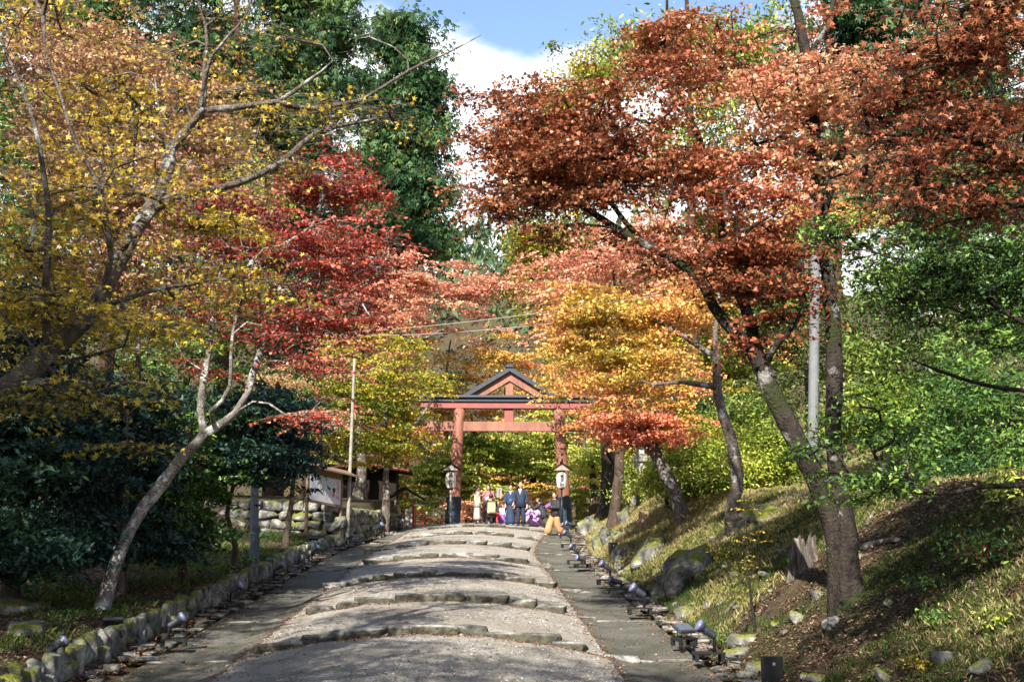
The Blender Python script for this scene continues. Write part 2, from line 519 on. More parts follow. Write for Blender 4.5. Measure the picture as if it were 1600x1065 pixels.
# scattered gutter flagstones both sides
mb = MB()
for side in (-1, 1):
    y = 6.0
    while y < 48:
        w = rng.uniform(.25, .65)
        edge = float(xl_out(y)) if side < 0 else float(xr_out(y))
        n = 2 if side < 0 else 2
        for j in range(n):
            if rng.random() < .2: continue
            x = edge + side * (.13 + .24 * j + rng.uniform(-.05, .05))
            rock(mb, (x, y + w / 2, float(base(y)) - .05 + rng.uniform(-.02, .015)), (rng.uniform(.14, .32), w * rng.uniform(.6, .95), .09), rng.randrange(9999), (rng.uniform(-.04, .04), 0, rng.uniform(-.3, .3)), .6, .12)
        y += w
tag(mb.build('gutter', M['step_stone'], smooth=True), 'irregular flat stones lining both edges of the lanes', kind='structure')
# left kerb wall
mb = MB(); y = 6.5
while y < 38:
    w = rng.uniform(.14, .42)
    x = float(xl_out(y)) - .64
    h = rng.uniform(.26, .38)
    rock(mb, (x + rng.uniform(-.03, .03), y + w / 2, float(base(y)) + .29 - h / 2 + rng.uniform(-.05, .03)), (.2, w * 1.02, h + .1), rng.randrange(9999), (rng.uniform(-.1, .1), rng.uniform(-.08, .08), rng.uniform(-.1, .1)), .7, .12)
    if rng.random() < .35: rock(mb, (x + .08, y + w / 2, float(base(y)) + .05), (.2, w * .8, .22), rng.randrange(9999), (0, 0, rng.uniform(-.2, .2)), .5, .14)
    y += w * .97
tag(mb.build('kerb_wall', M['wall_stone'], smooth=True), 'low mossy stone retaining wall along the left edge of the lane', 'stone wall')
# raised platform wall: one face towards the camera, one along the lane
mb = MB()
def wall_face(p0, p1, z0f, z1f, nrows):
    p0 = Vector(p0); p1 = Vector(p1); Ln = (p1 - p0).length; d = (p1 - p0) / Ln; ang = math.atan2(d.y, d.x)
    for r_ in range(nrows):
        t = rng.uniform(-.2, 0)
        while t < Ln:
            w = rng.uniform(.3, .75); q = p0 + d * (t + w / 2)
            z0 = z0f(q); z1 = z1f(q); h = (z1 - z0) / nrows
            rock(mb, (q.x, q.y, z0 + h * (r_ + .5)), (w * .98, .42, h * 1.04), rng.randrange(9999), (rng.uniform(-.12, .12), rng.uniform(-.12, .12), ang + rng.uniform(-.1, .1)), .62, .13)
            t += w
cx0 = float(xl_out(39)) - .62 - .05
wall_face((-13, 39.6, 0), (cx0 - .05, 38.7, 0), lambda q: Hz(q.x, 38.0) - .12, lambda q: float(base(39.5)) + 1.32 + .03 * max(0, cx0 - q.x), 4)
wall_face((cx0 - .02, 38.8, 0), (float(xl_out(51)) - .35, 52, 0), lambda q: float(base(q.y)) - .1, lambda q: float(base(q.y)) + 1.25 - .055 * (q.y - 38.8), 4)
tag(mb.build('stone_wall', M['wall_stone'], smooth=True), 'tall dry stone wall holding the raised ground behind the notice board', 'stone wall')
# rocks on the right bank: px, py, size, label
def big_rock(px, py, size, rot, label, seed, D=None, name='boulder'):
    p = G(px, py) if D is None else P(px, py, D)
    size = [q * .82 for q in size]
    mb = MB(); rock(mb, (0, 0, 0), size, seed, rot, .35, .24)
    o = mb.build(name, M['rock'], smooth=True); o.location = p
    tag(o, label, 'rock', 'rocks on the right bank')
big_rock(1075, 900, (1.1, 2.1, .95), (.25, -.25, -.35), 'largest moss streaked boulder bulging from the right bank below the leaning trees', 4)
big_rock(1050, 925, (.7, .7, .6), (.1, 0, .5), 'small round boulder tucked against the foot of the largest mossy boulder', 19)
big_rock(1012, 872, (1.0, 1.9, .8), (.2, -.3, -.3), 'pale craggy boulder next uphill of the largest mossy boulder', 7)
big_rock(975, 868, (.7, .9, .8), (.1, .1, .3), 'upright mossy stone at the mouth of the drain hollow', 12)
big_rock(940, 852, (.6, 1.2, .6), (0, -.1, -.2), 'rounded stone beside the road below the sunlit rock', 15)
big_rock(924, 828, (1.1, 2.0, 1.5), (.1, -.3, -.3), 'tall sunlit rock face at the road edge next to the gate', 21)
big_rock(958, 842, (.8, .9, .7), (.1, .3, .3), 'grey stone on the bank beside the small wooden tag', 28)
big_rock(978, 815, (.5, .6, 1.0), (.2, -.3, .2), 'upright brown stone above the road near the sunlit rock', 33)
big_rock(1200, 802, (.9, 1.4, .5), (.1, -.2, .3), 'flat pale stone on top of the right bank behind the leaning maple', 35)
big_rock(1165, 818, (.5, .8, .4), (.1, -.2, -.3), 'small pale stone right of the thin grey trunk on the bank', 39)
big_rock(1108, 945, (.22, .35, .2), (0, 0, .3), 'fist sized grey stone lying below the largest boulder', 40)
big_rock(1075, 960, (.35, .4, .25), (0, 0, .9), 'small grey stone at the foot of the bank by the gutter', 44)
big_rock(1165, 1005, (.5, .5, .3), (0, .2, .9), 'half buried stone near the foot of the thin sapling', 46)
big_rock(1342, 872, (.4, .25, .15), (0, .2, .2), 'flat pale stone right of the big trunk', 47)
big_rock(42, 990, (.55, .7, .35), (0, 0, .4), 'flat stone covered with bright moss at the far left', 51)
big_rock(20, 955, (.9, .6, .45), (0, 0, .1), 'broad grey stone in the ferns at the left edge of the picture', 52)
big_rock(62, 950, (.5, .35, .25), (0, 0, -.3), 'small grey stone left of the leaning trunk', 53)

mb = MB()
for i in range(190):
    y = rng.uniform(9, 48); t = rng.random() ** 1.6
    x = float(xr_out(y)) + .42 + t * 2.8; s_ = rng.uniform(.05, .2) * (1.3 - t)
    rock(mb, (x, y, Hz(x, y) + s_ * .1), (s_, s_ * rng.uniform(.8, 1.6), s_ * rng.uniform(.5, 1)), i, (rng.uniform(-.3, .3), rng.uniform(-.6, 0), rng.uniform(0, 3)), .4, .2)
tag(mb.build('loose_stones', M['rock'], smooth=True), 'small broken stones along the foot of the right bank', kind='stuff')
# ------------------------------------------------------------------ tree engine
def catmull(pts, rad, step=.22):
    pts = np.array(pts, float); rad = np.array(rad, float)
    if len(pts) < 3:
        n = max(2, int(np.linalg.norm(pts[-1] - pts[0]) / step)); t = np.linspace(0, 1, n)[:, None]
        return pts[0] * (1 - t) + pts[-1] * t, rad[0] * (1 - t[:, 0]) + rad[-1] * t[:, 0]
    Q = np.vstack([2 * pts[0] - pts[1], pts, 2 * pts[-1] - pts[-2]]); out = []; ro = []
    for i in range(len(pts) - 1):
        p0, p1, p2, p3 = Q[i:i + 4]; n = max(2, int(np.linalg.norm(p2 - p1) / step))
        for t in np.linspace(0, 1, n, endpoint=False):
            out.append(.5 * (2 * p1 + (p2 - p0) * t + (2 * p0 - 5 * p1 + 4 * p2 - p3) * t * t + (3 * p1 - p0 - 3 * p2 + p3) * t ** 3))
            ro.append(rad[i] * (1 - t) + rad[i + 1] * t)
    out.append(pts[-1]); ro.append(rad[-1])
    return np.array(out), np.array(ro)

class Skel:
    def __init__(s, cap=40000):
        s.p = np.zeros((cap, 3)); s.par = np.full(cap, -1); s.fr = np.zeros(cap); s.ok = np.zeros(cap, bool); s.n = 0
    def node(s, p, par, fr=0, ok=True):
        i = s.n; s.p[i] = p; s.par[i] = par; s.fr[i] = fr; s.ok[i] = ok; s.n += 1; return i
    def limb(s, pts, rad, okfrom=.35, rg=None, step=.22, wig=.0):
        P_, R_ = catmull(pts, rad, step)
        if rg is not None and wig:
            n = len(P_); w = np.cumsum(rg.normal(0, wig, (n, 3)), 0); w -= np.linspace(0, 1, n)[:, None] * w[-1]; P_ = P_ + w
        par = -1; st = 0
        if s.n:
            par = int(np.argmin(np.linalg.norm(s.p[:s.n] - P_[0], axis=1)))
        for i in range(st, len(P_)):
            par = s.node(P_[i], par, R_[i], i >= okfrom * len(P_))
        return par
    def grow(s, T, rg, seg=.4, lift=.12, wig=.05, maxn=None):
        okp = s.p[:s.n][s.ok[:s.n]]
        d = np.array([np.min(np.linalg.norm(okp - t, axis=1)) for t in T])
        tips = np.zeros(len(T), int)
        for j in np.argsort(d):
            t = T[j]; n0 = s.n
            dd = np.linalg.norm(s.p[:n0] - t, axis=1) + np.where(s.ok[:n0], 0, 1e3) + np.clip(s.p[:n0, 2] - t[2], 0, None) * .6
            i = int(np.argmin(dd)); a = s.p[i]; dist = np.linalg.norm(t - a)
            pi = s.par[i]
            dirp = a - s.p[pi] if pi >= 0 else np.array([0, 0, 1.]); dirp = dirp / (np.linalg.norm(dirp) + 1e-9)
            c = a + dirp * dist * .35 + (t - a) * .2 + np.array([0, 0, lift * dist])
            k = max(1, int(math.ceil(dist / seg))); par = i
            for q in range(1, k + 1):
                u = q / k; pt = a * (1 - u) ** 2 + 2 * c * u * (1 - u) + t * u * u
                if q < k: pt = pt + rg.normal(0, wig * min(seg, dist), 3)
                if s.n >= len(s.p) - 2: break
                par = s.node(pt, par)
            tips[j] = par
        return tips
    def radii(s, tip=.006, pw=2.3):
        n = s.n; r = np.zeros(n)
        acc = np.zeros(n)
        for i in range(n - 1, -1, -1):
            own = acc[i] ** (1 / pw) if acc[i] > 0 else tip
            r[i] = max(own, s.fr[i]) if s.fr[i] > 0 else own
            if s.fr[i] > 0: r[i] = max(s.fr[i], min(own, s.fr[i] * 1.05))
            if s.par[i] >= 0: acc[s.par[i]] += own ** pw
        s.r = r; return r
    def mesh(s, name, mat, parent, origin, minr=0, tip=.006, flare=1.35, lumps=.06):
        r = s.radii(tip); n = s.n
        kids = [[] for _ in range(n)]
        for i in range(n):
            if s.par[i] >= 0: kids[s.par[i]].append(i)
        chains = []; stack = [(0, -1)] if n else []
        roots = [i for i in range(n) if s.par[i] < 0]
        stack = [(q, -1) for q in roots]
        while stack:
            i, pv = stack.pop(); ch = [] if pv < 0 else [pv]
            while True:
                ch.append(i)
                if not kids[i]: break
                ks = sorted(kids[i], key=lambda q: -r[q]); nx = ks[0]
                for o in ks[1:]: stack.append((o, i))
                i = nx
            chains.append(ch)
        VV = []; FF = []; b = 0; rs = np.random.default_rng(n)
        for ch in chains:
            p = s.p[ch]; rr = r[ch].copy()
            if len(ch) < 2: continue
            if s.par[ch[0]] >= 0 or ch[0] not in roots: rr[0] = min(rr[0], rr[1] * 1.15)
            if rr.max() < minr: continue
            if s.par[ch[0]] < 0:
                hgt = np.linalg.norm(p - p[0], axis=1); rr = rr * (1 + (flare - 1) * np.exp(-hgt / (.35 + rr[0])))
            ns = 12 if rr.max() > .12 else 8 if rr.max() > .05 else 5 if rr.max() > .015 else 3
            rr[-1] *= .5
            d = np.gradient(p, axis=0); d /= (np.linalg.norm(d, axis=1, keepdims=True) + 1e-9)
            ref = np.array([.31, .17, .93]) if abs(d[:, 2]).mean() < .8 else np.array([.9, .4, .1])
            a = np.cross(d, ref); a /= (np.linalg.norm(a, axis=1, keepdims=True) + 1e-9); bb = np.cross(d, a)
            t = np.arange(ns) * 2 * math.pi / ns
            rad = np.repeat(rr[:, None], ns, 1)
            if ns > 5:
                ph = rs.uniform(0, 6.28, 3); s_ = np.arange(len(p))[:, None] * .22
                rad = rad * (1 + lumps * (np.sin(2 * t + ph[0] + s_ * 2.1) + np.sin(3 * t + ph[1] - s_ * 3.3) + .7 * np.sin(5 * t + ph[2] + s_ * 5)))
            v = p[:, None, :] + a[:, None, :] * (np.cos(t) * rad)[:, :, None] + bb[:, None, :] * (np.sin(t) * rad)[:, :, None]
            VV.append(v.reshape(-1, 3))
            m = len(p); i = np.arange(m - 1)[:, None] * ns; k_ = np.arange(ns)[None, :]; k2 = (k_ + 1) % ns
            FF.append((np.stack([i + k_, i + k2, i + ns + k2, i + ns + k_], -1).reshape(-1, 4)) + b); b += len(v.reshape(-1, 3))
        V = np.vstack(VV) - np.array(origin); F = np.vstack(FF)
        return link_mesh(name, np_mesh(name, V, F, 4), mat, parent)

# leaf templates: vertices (x,y,z), faces with constant vertex count
def _star():
    v = []; tips = [(0, 1.), (52, .86), (118, .62), (242, .62), (308, .86)]; val = [26, 82, 180, 278, 334]
    for (a, r_), b in zip(tips, val):
        v.append((math.sin(R(a)) * r_, math.cos(R(a)) * r_, -.12 * r_)); q = .30 if b != 180 else .16
        v.append((math.sin(R(b)) * q, math.cos(R(b)) * q, .03))
    return np.array(v) * .62, np.array([[i for i in range(10)]]), 10
def _tri2():
    a = [(math.sin(R(t)) * .6, math.cos(R(t)) * .6, z) for t, z in ((0, -.08), (120, .03), (240, .05))]
    b = [(math.sin(R(t)) * .5, math.cos(R(t)) * .5, z + .06) for t, z in ((65, -.06), (180, .04), (300, -.02))]
    return np.array(a + b), np.array([[0, 1, 2], [3, 4, 5]]), 3
def _quad():
    return np.array([(0, -.5, 0), (.22, .02, .06), (0, .55, -.05), (-.22, .02, .06)]), np.array([[0, 1, 2, 3]]), 4
def _kite():
    return np.array([(0, -.5, 0), (.2, .15, .07), (0, .6, -.04), (-.2, .12, -.05)]), np.array([[0, 1, 2, 3]]), 4
def _spray():
    v = []; f = []
    for i, (a, l_, w) in enumerate(((0, 1, .13), (38, .72, .11), (-40, .72, .11))):
        s_, c_ = math.sin(R(a)), math.cos(R(a))
        for x, y, z in ((0, 0, 0), (w, .45 * l_, .02), (0, l_, -.14), (-w, .5 * l_, .02)):
            v.append((x * c_ + y * s_, -x * s_ + y * c_ - .35, z + .004 * i))
        f.append([4 * i, 4 * i + 1, 4 * i + 2, 4 * i + 3])
    return np.array(v), np.array(f), 4
TPL = {'star': _star(), 'tri2': _tri2(), 'quad': _quad(), 'kite': _kite(), 'spray': _spray()}
def leaf_mesh(name, mat, parent, origin, C, S, Nn, tint, kind, rg, hang=None):
    T, F, nv = TPL[kind]; n = len(C)
    Nn = Nn / (np.linalg.norm(Nn, axis=1, keepdims=True) + 1e-9)
    if hang is None: rv = rg.normal(0, 1, (n, 3))
    else: rv = np.asarray(hang)[None, :] + rg.normal(0, .45, (n, 3))
    Y = rv - (rv * Nn).sum(1, keepdims=True) * Nn; Y /= (np.linalg.norm(Y, axis=1, keepdims=True) + 1e-9); X = np.cross(Y, Nn)
    St = S[:, None, None]
    V = C[:, None, :] + (T[None, :, 0:1] * X[:, None, :] + T[None, :, 1:2] * Y[:, None, :] + T[None, :, 2:3] * Nn[:, None, :]) * St
    m = len(T)
    Fi = (F[None] + (np.arange(n) * m)[:, None, None]).reshape(-1)
    me = np_mesh(name, V.reshape(-1, 3) - np.array(origin), Fi, nv, np.repeat(tint, m))
    return link_mesh(name, me, mat, parent, smooth=False)

def ellip(b, rg, layer=0, hollow=1.2):
    """b = (px, py, rx, ry, D, rd, n) in photograph pixels at distance D"""
    px, py, rx, ry, D, rd, n = b[:7]
    c = np.array(P(px, py, D)); s = D / FPX
    v = rg.normal(0, 1, (n, 3)); v /= np.linalg.norm(v, axis=1, keepdims=True); v *= rg.uniform(0, 1, (n, 1)) ** (1 / (1 + hollow))
    v *= np.where(rg.uniform(0, 1, (n, 1)) < .10, rg.uniform(1.1, 1.5, (n, 1)), 1)
    v *= (1 + .42 * noise3(v * 1.0, 3.0, int(rg.integers(1e6))))[:, None]
    q = c + v * np.array([rx * s, rd, ry * s])
    if layer: q[:, 2] = np.round(q[:, 2] / layer) * layer + rg.normal(0, layer * .16, n)
    return q
def noise3(p, f, seed):
    r = np.random.default_rng(seed); s = 0
    for _ in range(8):
        w = r.normal(0, 1, 3) * f; s = s + np.sin(p @ w + r.uniform(0, 6.28))
    return s / 3.2
def tree(name, label, cat, base_pt, limbs, blobs, mat, bark, rg, kind='tri2', size=.075, per=60, rc=.42, flat=.12, layer=.55,
         tip=.006, group=None, gap=.25, tintf=None, hang=None, nrm=(.75, .95), seg=.4, okfrom=.3, cfreq=.8, trunk_name='trunk', lumps=.06, flare=1.4, twigs=False):
    o = empty(name, base_pt, 0, label, cat, group); org = np.array(base_pt)
    sk = Skel()
    for i, lb in enumerate(limbs):
        pts = [np.array(P(a, b, D)) if not isinstance(a, Vector) else np.array(a) for (a, b, D, r_) in lb]
        rad = [r_ * D / FPX for (a, b, D, r_) in lb]
        if i == 0: pts[0] = org - np.array([0, 0, .12]); 
        sk.limb(pts, rad, okfrom if i == 0 else .12, rg, wig=.012)
    TT = [ellip(b, rg, layer) for b in blobs]; T = np.vstack(TT)
    den = np.concatenate([np.full(len(q), b[7] if not isinstance(b, np.ndarray) and len(b) > 7 else 1.0) for q, b in zip(TT, blobs)])
    g = noise3(T * np.array([.75, .75, 1.9 if layer else 1.0]), cfreq, int(rg.integers(1e6)))
    keep = g > -1.0 + gap * 2.2 if gap > 0 else g > -99
    T = T[keep]; den = den[keep]
    tips = sk.grow(T, rg, seg=seg)
    SPR = None; NS = 6
    if kind in ('tri2', 'star', 'quad') and len(T) < 2500:
        n = len(T); an = rg.uniform(0, 6.28, (n, 1)) + np.arange(NS)[None, :] * (6.28 / NS) + rg.normal(0, .3, (n, NS)); ln = rc * rg.uniform(.5, 1.35, (n, NS))
        SPR = np.stack([np.cos(an) * ln, np.sin(an) * ln, rg.normal(-.06, .14, (n, NS)) * ln], -1)
        if twigs:
            for j in range(n):
                if tips[j] < 0: continue
                for q in range(NS):
                    if sk.n > len(sk.p) - 4: break
                    m_ = sk.node(T[j] + SPR[j, q] * .5 + rg.normal(0, .02, 3), int(tips[j])); sk.node(T[j] + SPR[j, q] * 1.1 - np.array([0, 0, .03]), m_)
    sk.mesh(trunk_name, bark, o, org, tip=tip, lumps=lumps, flare=flare)
    if kind == 'tri2': size, per = size * .62, per * 1.75
    if kind == 'spray': size, per = size * .6, per * 2.2
    if kind == 'kite': size, per = size * .78, per * 1.4
    n = len(T); cnt = np.maximum(2, rg.poisson(per * den * rg.uniform(.35, 1.65, n))); tot = cnt.sum(); idx = np.repeat(np.arange(n), cnt)
    nr = np.stack([rg.normal(0, .2, n), rg.normal(0, .2, n), np.ones(n)], 1); nr /= np.linalg.norm(nr, axis=1, keepdims=True)
    v = rg.normal(0, 1, (tot, 3)); nn = nr[idx]
    v -= (v * nn).sum(1, keepdims=True) * nn * (1 - flat)
    rcs = np.full(n, rc) if SPR is not None else rc * rg.uniform(.5, 1.5, n)
    C = T[idx] + v * (rcs[idx] * .62)[:, None]
    if SPR is not None:
        tw = rg.integers(0, NS, tot); al = rg.uniform(0, 1, tot) ** .75
        C = T[idx] + SPR[idx, tw] * (al * 1.25)[:, None] + v * (rcs[idx] * .15)[:, None]
    C[:, 2] -= (np.linalg.norm(C[:, :2] - T[idx][:, :2], axis=1) ** 2) / (rcs[idx] + .01) * .12
    Nn = nn * nrm[0] + rg.normal(0, 1, (tot, 3)) * nrm[1] * .5
    S = size * rg.uniform(.45, 1.4, tot)
    tt = np.clip(.5 + .22 * noise3(T, .9, 7 + n)[idx] + rg.normal(0, .17, tot) + rg.normal(0, .12, n)[idx], 0, 1)
    if tintf is not None: tt = np.clip(tintf(C, tt, rg), 0, 1)
    leaf_mesh('crown', mat, o, org, C, S, Nn, tt, kind, rg, hang)
    return o
# ------------------------------------------------------------------ foliage materials
LM = {
 'yellow': leaf_mat('leaf_yellow', [(.11, .14, .02), (.34, .29, .03), (.70, .50, .05), (.50, .27, .10)], .36, .42, .45),
 'crimson': leaf_mat('leaf_crimson', [(.15, .06, .035), (.33, .05, .035), (.54, .10, .06), (.58, .34, .20)], .36, .42, .45),
 'rust': leaf_mat('leaf_rust', [(.15, .085, .03), (.31, .085, .045), (.49, .18, .085), (.60, .36, .16)], .36, .42, .45),
 'coral': leaf_mat('leaf_coral', [(.34, .09, .045), (.56, .17, .09), (.74, .34, .20), (.72, .50, .28)], .36, .42, .45),
 'orange': leaf_mat('leaf_orange', [(.26, .27, .05), (.66, .45, .08), (.76, .42, .15), (.72, .25, .16)], .36, .42, .45),
 'salmon': leaf_mat('leaf_salmon', [(.38, .20, .08), (.66, .25, .17), (.80, .42, .30), (.78, .55, .28)], .36, .42, .45),
 'ever': leaf_mat('leaf_evergreen', [(.014, .04, .016), (.04, .10, .025), (.10, .20, .035), (.30, .42, .07)], .22, .5, .4),
 'camel': leaf_mat('leaf_camellia', [(.012, .032, .03), (.020, .052, .045), (.030, .075, .055), (.05, .11, .04)], .15, .5, .4),
 'cypress': leaf_mat('leaf_cypress', [(.010, .035, .016), (.026, .075, .026), (.06, .13, .035), (.16, .20, .06)], .25),
 'lime': leaf_mat('leaf_lime', [(.05, .10, .015), (.19, .27, .03), (.44, .50, .07), (.62, .58, .20)], .3),
 'green': leaf_mat('leaf_mid_green', [(.015, .04, .012), (.045, .095, .02), (.13, .20, .035), (.34, .38, .09)], .25),
 'moss': leaf_mat('leaf_green_gold', [(.06, .09, .012), (.13, .17, .02), (.34, .32, .03), (.60, .38, .05)], .3),
 'tan': leaf_mat('leaf_tan', [(.26, .13, .10), (.44, .22, .15), (.52, .34, .18), (.50, .42, .14)], .35),
}
rg = np.random.default_rng(11)
BD, BG, BB, BC = M['bark_dark'], M['bark_grey'], M['bark_brown'], M['bark_cedar']
def V3(x, y): return Vector((x, y, Hz(x, y)))

# near yellow maple on the left
b = V3(-5.9, 9.3)
tree('maple_tree', 'yellow maple whose thick grey trunk leans in from the left edge', 'tree', b,
 [[(b, 0, 9.3, 32), (-170, 720, 9.6, 28), (-40, 640, 9.9, 23), (20, 600, 10, 20), (75, 550, 10.2, 16), (150, 478, 10.6, 13), (200, 385, 11, 11), (255, 285, 11.3, 11), (268, 230, 11.5, 9), (312, 170, 11.8, 6), (318, 100, 12, 4), (322, 40, 12, 2.5), (300, -20, 12, 1.5)],
  [(190, 395, 11, 9), (235, 330, 11.2, 8), (290, 303, 11.5, 7), (370, 285, 12, 6), (450, 240, 12.4, 5), (492, 205, 12.6, 4), (560, 192, 12.8, 2.5), (620, 180, 13, 1.5)],
  [(308, 172, 11.8, 6), (360, 168, 12, 5.5), (430, 158, 12.3, 5), (480, 165, 12.5, 4), (560, 150, 12.8, 3), (640, 108, 13.2, 2.3), (700, 80, 13.4, 1.6), (752, 55, 13.6, 1.0)],
  [(430, 158, 12.3, 4), (475, 128, 12.5, 3), (520, 95, 12.7, 1.5)],
  [(75, 550, 10.2, 8), (72, 470, 10.0, 6), (80, 350, 9.8, 5), (60, 230, 9.8, 4), (30, 130, 9.8, 3), (0, 60, 9.8, 2)],
  [(312, 170, 11.8, 4), (330, 90, 11.6, 3), (380, 30, 11.6, 2), (400, -30, 11.6, 1)],
  [(150, 478, 10.6, 6), (180, 400, 10.2, 5), (160, 300, 10, 4), (110, 190, 10, 3), (70, 80, 10, 2)],
  [(20, 600, 10, 8), (90, 590, 9.8, 4), (150, 600, 9.7, 2)],
  [(150, 478, 10.6, 5), (230, 460, 10.8, 3.5), (330, 440, 11.2, 2), (420, 440, 11.4, 1)]],
 [(110, 130, 180, 150, 10.8, 1.8, 120), (320, 120, 170, 110, 12, 1.5, 80), (130, 350, 190, 130, 11, 1.6, 130), (330, 380, 130, 80, 12, 1.2, 55),
  (150, 500, 200, 60, 10.6, 1.2, 60), (330, 480, 110, 50, 11.6, .9, 30), (110, 605, 150, 24, 10, .8, 26), (500, 150, 110, 60, 12.8, .8, 60, .35), (650, 110, 100, 60, 13.3, .6, 60, .10), (600, 190, 90, 40, 13, .6, 40, .12), (400, 60, 110, 60, 12.2, .8, 50, .25), (420, 270, 120, 50, 12.4, .7, 40, .3), (230, 690, 60, 35, 10.4, .5, 6), (30, 440, 120, 120, 9.8, 1, 50)],
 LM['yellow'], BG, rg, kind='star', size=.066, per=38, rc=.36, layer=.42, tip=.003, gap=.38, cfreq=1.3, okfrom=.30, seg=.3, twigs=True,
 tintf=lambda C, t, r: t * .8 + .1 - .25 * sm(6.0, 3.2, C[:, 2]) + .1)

# leaning thin maple with crimson crown
b = G(155, 955)
D0 = b.y
tree('maple_tree', 'slender leaning grey maple forking low, with a crimson crown', 'tree', b,
 [[(b, 0, D0, 10), (175, 900, D0, 8.8), (215, 815, D0 + .2, 8.6), (250, 765, D0 + .4, 9), (290, 712, D0 + .5, 8.2), (318, 678, D0 + .6, 6.5), (316, 640, D0 + .7, 6), (322, 590, D0 + .8, 5.5), (330, 540, D0 + .9, 4), (335, 460, D0 + 1, 2.5), (350, 380, D0 + 1, 1.5)],
  [(318, 678, D0 + .6, 6.5), (350, 658, D0 + .7, 6), (378, 628, D0 + .8, 5.5), (395, 590, D0 + .9, 5.5), (418, 520, D0 + 1, 5), (440, 455, D0 + 1.1, 4), (470, 390, D0 + 1.2, 3), (500, 330, D0 + 1.3, 2)],
  [(418, 520, D0 + 1, 4), (460, 485, D0 + 1, 3), (520, 470, D0 + 1, 2.5), (590, 430, D0 + 1.2, 1.5)],
  [(440, 455, D0 + 1, 3.5), (500, 430, D0 + 1.2, 3), (560, 380, D0 + 1.5, 1.5)],
  [(330, 640, D0, 4), (360, 600, D0 - .2, 3), (365, 520, D0 - .3, 2.4), (400, 400, D0 - .3, 1.4)]],
 [(490, 300, 110, 45, D0 + 1.5, 1.4, 90), (420, 370, 150, 60, D0 + 1, 1.6, 100, .8), (520, 400, 110, 50, D0 + 1, 1.5, 80, .8), (400, 460, 140, 55, D0 + .8, 1.3, 80, .7),
  (520, 480, 100, 40, D0 + 1, 1.2, 56, .7), (360, 560, 100, 30, D0 + .4, 1, 40, .8), (440, 575, 110, 34, D0 + .8, 1, 46, .8), (570, 290, 40, 30, D0 + 1.8, .5, 8), (330, 330, 60, 60, D0 + .8, .8, 20), (470, 640, 60, 20, D0 + .6, .5, 10)],
 LM['crimson'], M['bark_pale'], rg, kind='tri2', size=.085, per=62, rc=.40, layer=.42, tip=.0035, twigs=True, gap=.28, cfreq=1.2, okfrom=.62, flare=1.5,
 tintf=lambda C, t, r: t * .75 + .25 * sm(6.2, 4.0, C[:, 2]) + .05)

# right bank: leaning rust maple
b = G(1322, 945); D0 = b.y
rust_limbs = [[(b, 0, D0, 19), (1312, 880, D0 + .05, 17), (1299, 815, D0 + .1, 16), (1272, 740, D0 + .1, 16), (1242, 675, D0 + .2, 17), (1205, 605, D0 + .3, 14), (1188, 568, D0 + .3, 12.5), (1150, 520, D0 + .4, 9), (1118, 478, D0 + .4, 8), (1095, 438, D0 + .4, 7.5), (1045, 398, D0 + .5, 7.5), (1000, 372, D0 + .6, 6.5), (940, 335, D0 + .8, 5), (890, 312, D0 + 1, 4), (840, 303, D0 + 1.1, 3), (790, 315, D0 + 1.2, 1.5)],
  [(1188, 568, D0 + .3, 10), (1170, 500, D0 + .9, 9), (1150, 440, D0 + 1.4, 8), (1130, 380, D0 + 1.8, 7), (1118, 320, D0 + 2, 6), (1095, 250, D0 + 2.2, 6), (1060, 170, D0 + 2.4, 5), (1030, 110, D0 + 2.6, 4), (1035, 40, D0 + 2.6, 3), (1045, -20, D0 + 2.6, 2)],
  [(1190, 572, D0 + .3, 8), (1215, 535, D0 + .1, 6), (1240, 505, D0, 4), (1260, 470, D0 - .1, 2)],
  [(1000, 372, D0 + .6, 5), (960, 325, D0 + .7, 4), (940, 285, D0 + .8, 3), (980, 240, D0 + .9, 2)],
  [(1095, 438, D0 + .4, 6), (1110, 400, D0 + .2, 5), (1150, 370, D0, 4), (1200, 340, D0, 2.5)],
  [(1118, 320, D0 + 2, 5), (1060, 275, D0 + 1.8, 5), (970, 278, D0 + 1.4, 3.5), (880, 240, D0 + 1.2, 2.4), (800, 190, D0 + 1.2, 1.5), (770, 130, D0 + 1.4, 1)]]
tree('maple_tree', 'large rust red maple with a dark forked trunk leaning out over the path', 'tree', b, rust_limbs,
 [(910, 225, 150, 70, D0 + 1.4, 1.6, 200), (1030, 190, 130, 95, D0 + 1.9, 1.6, 200), (845, 280, 95, 55, D0 + 1.2, 1.1, 100, .6), (950, 300, 130, 35, D0 + 1, 1.2, 70, .8), (1090, 300, 110, 45, D0 + .8, 1.2, 60, .8), (825, 210, 70, 80, D0 + 1.3, .8, 60, .35), (900, 350, 100, 25, D0 + 1, .9, 40, .6), (1080, 400, 110, 30, D0 + .9, .9, 40, .7),
  (1040, 60, 80, 60, D0 + 2.8, 1.2, 46), (1180, 460, 80, 60, D0 + .3, .8, 50), (1060, 380, 110, 26, D0 + 1.2, .8, 34), (1210, 380, 70, 60, D0 + .6, .8, 46), (1120, 240, 90, 60, D0 + 1.5, 1, 70), (1160, 390, 70, 40, D0 + .3, .9, 24), (800, 170, 60, 55, D0 + 1.4, .8, 22), (910, 140, 70, 40, D0 + 2, 1, 34), (770, 330, 45, 28, D0 + 1.2, .5, 10), (1130, 130, 90, 70, D0 + 2, 1.2, 46)],
 LM['rust'], BD, rg, kind='tri2', size=.082, per=62, rc=.40, layer=.42, tip=.0035, twigs=True, gap=.42, cfreq=1.2, okfrom=.55, seg=.32)
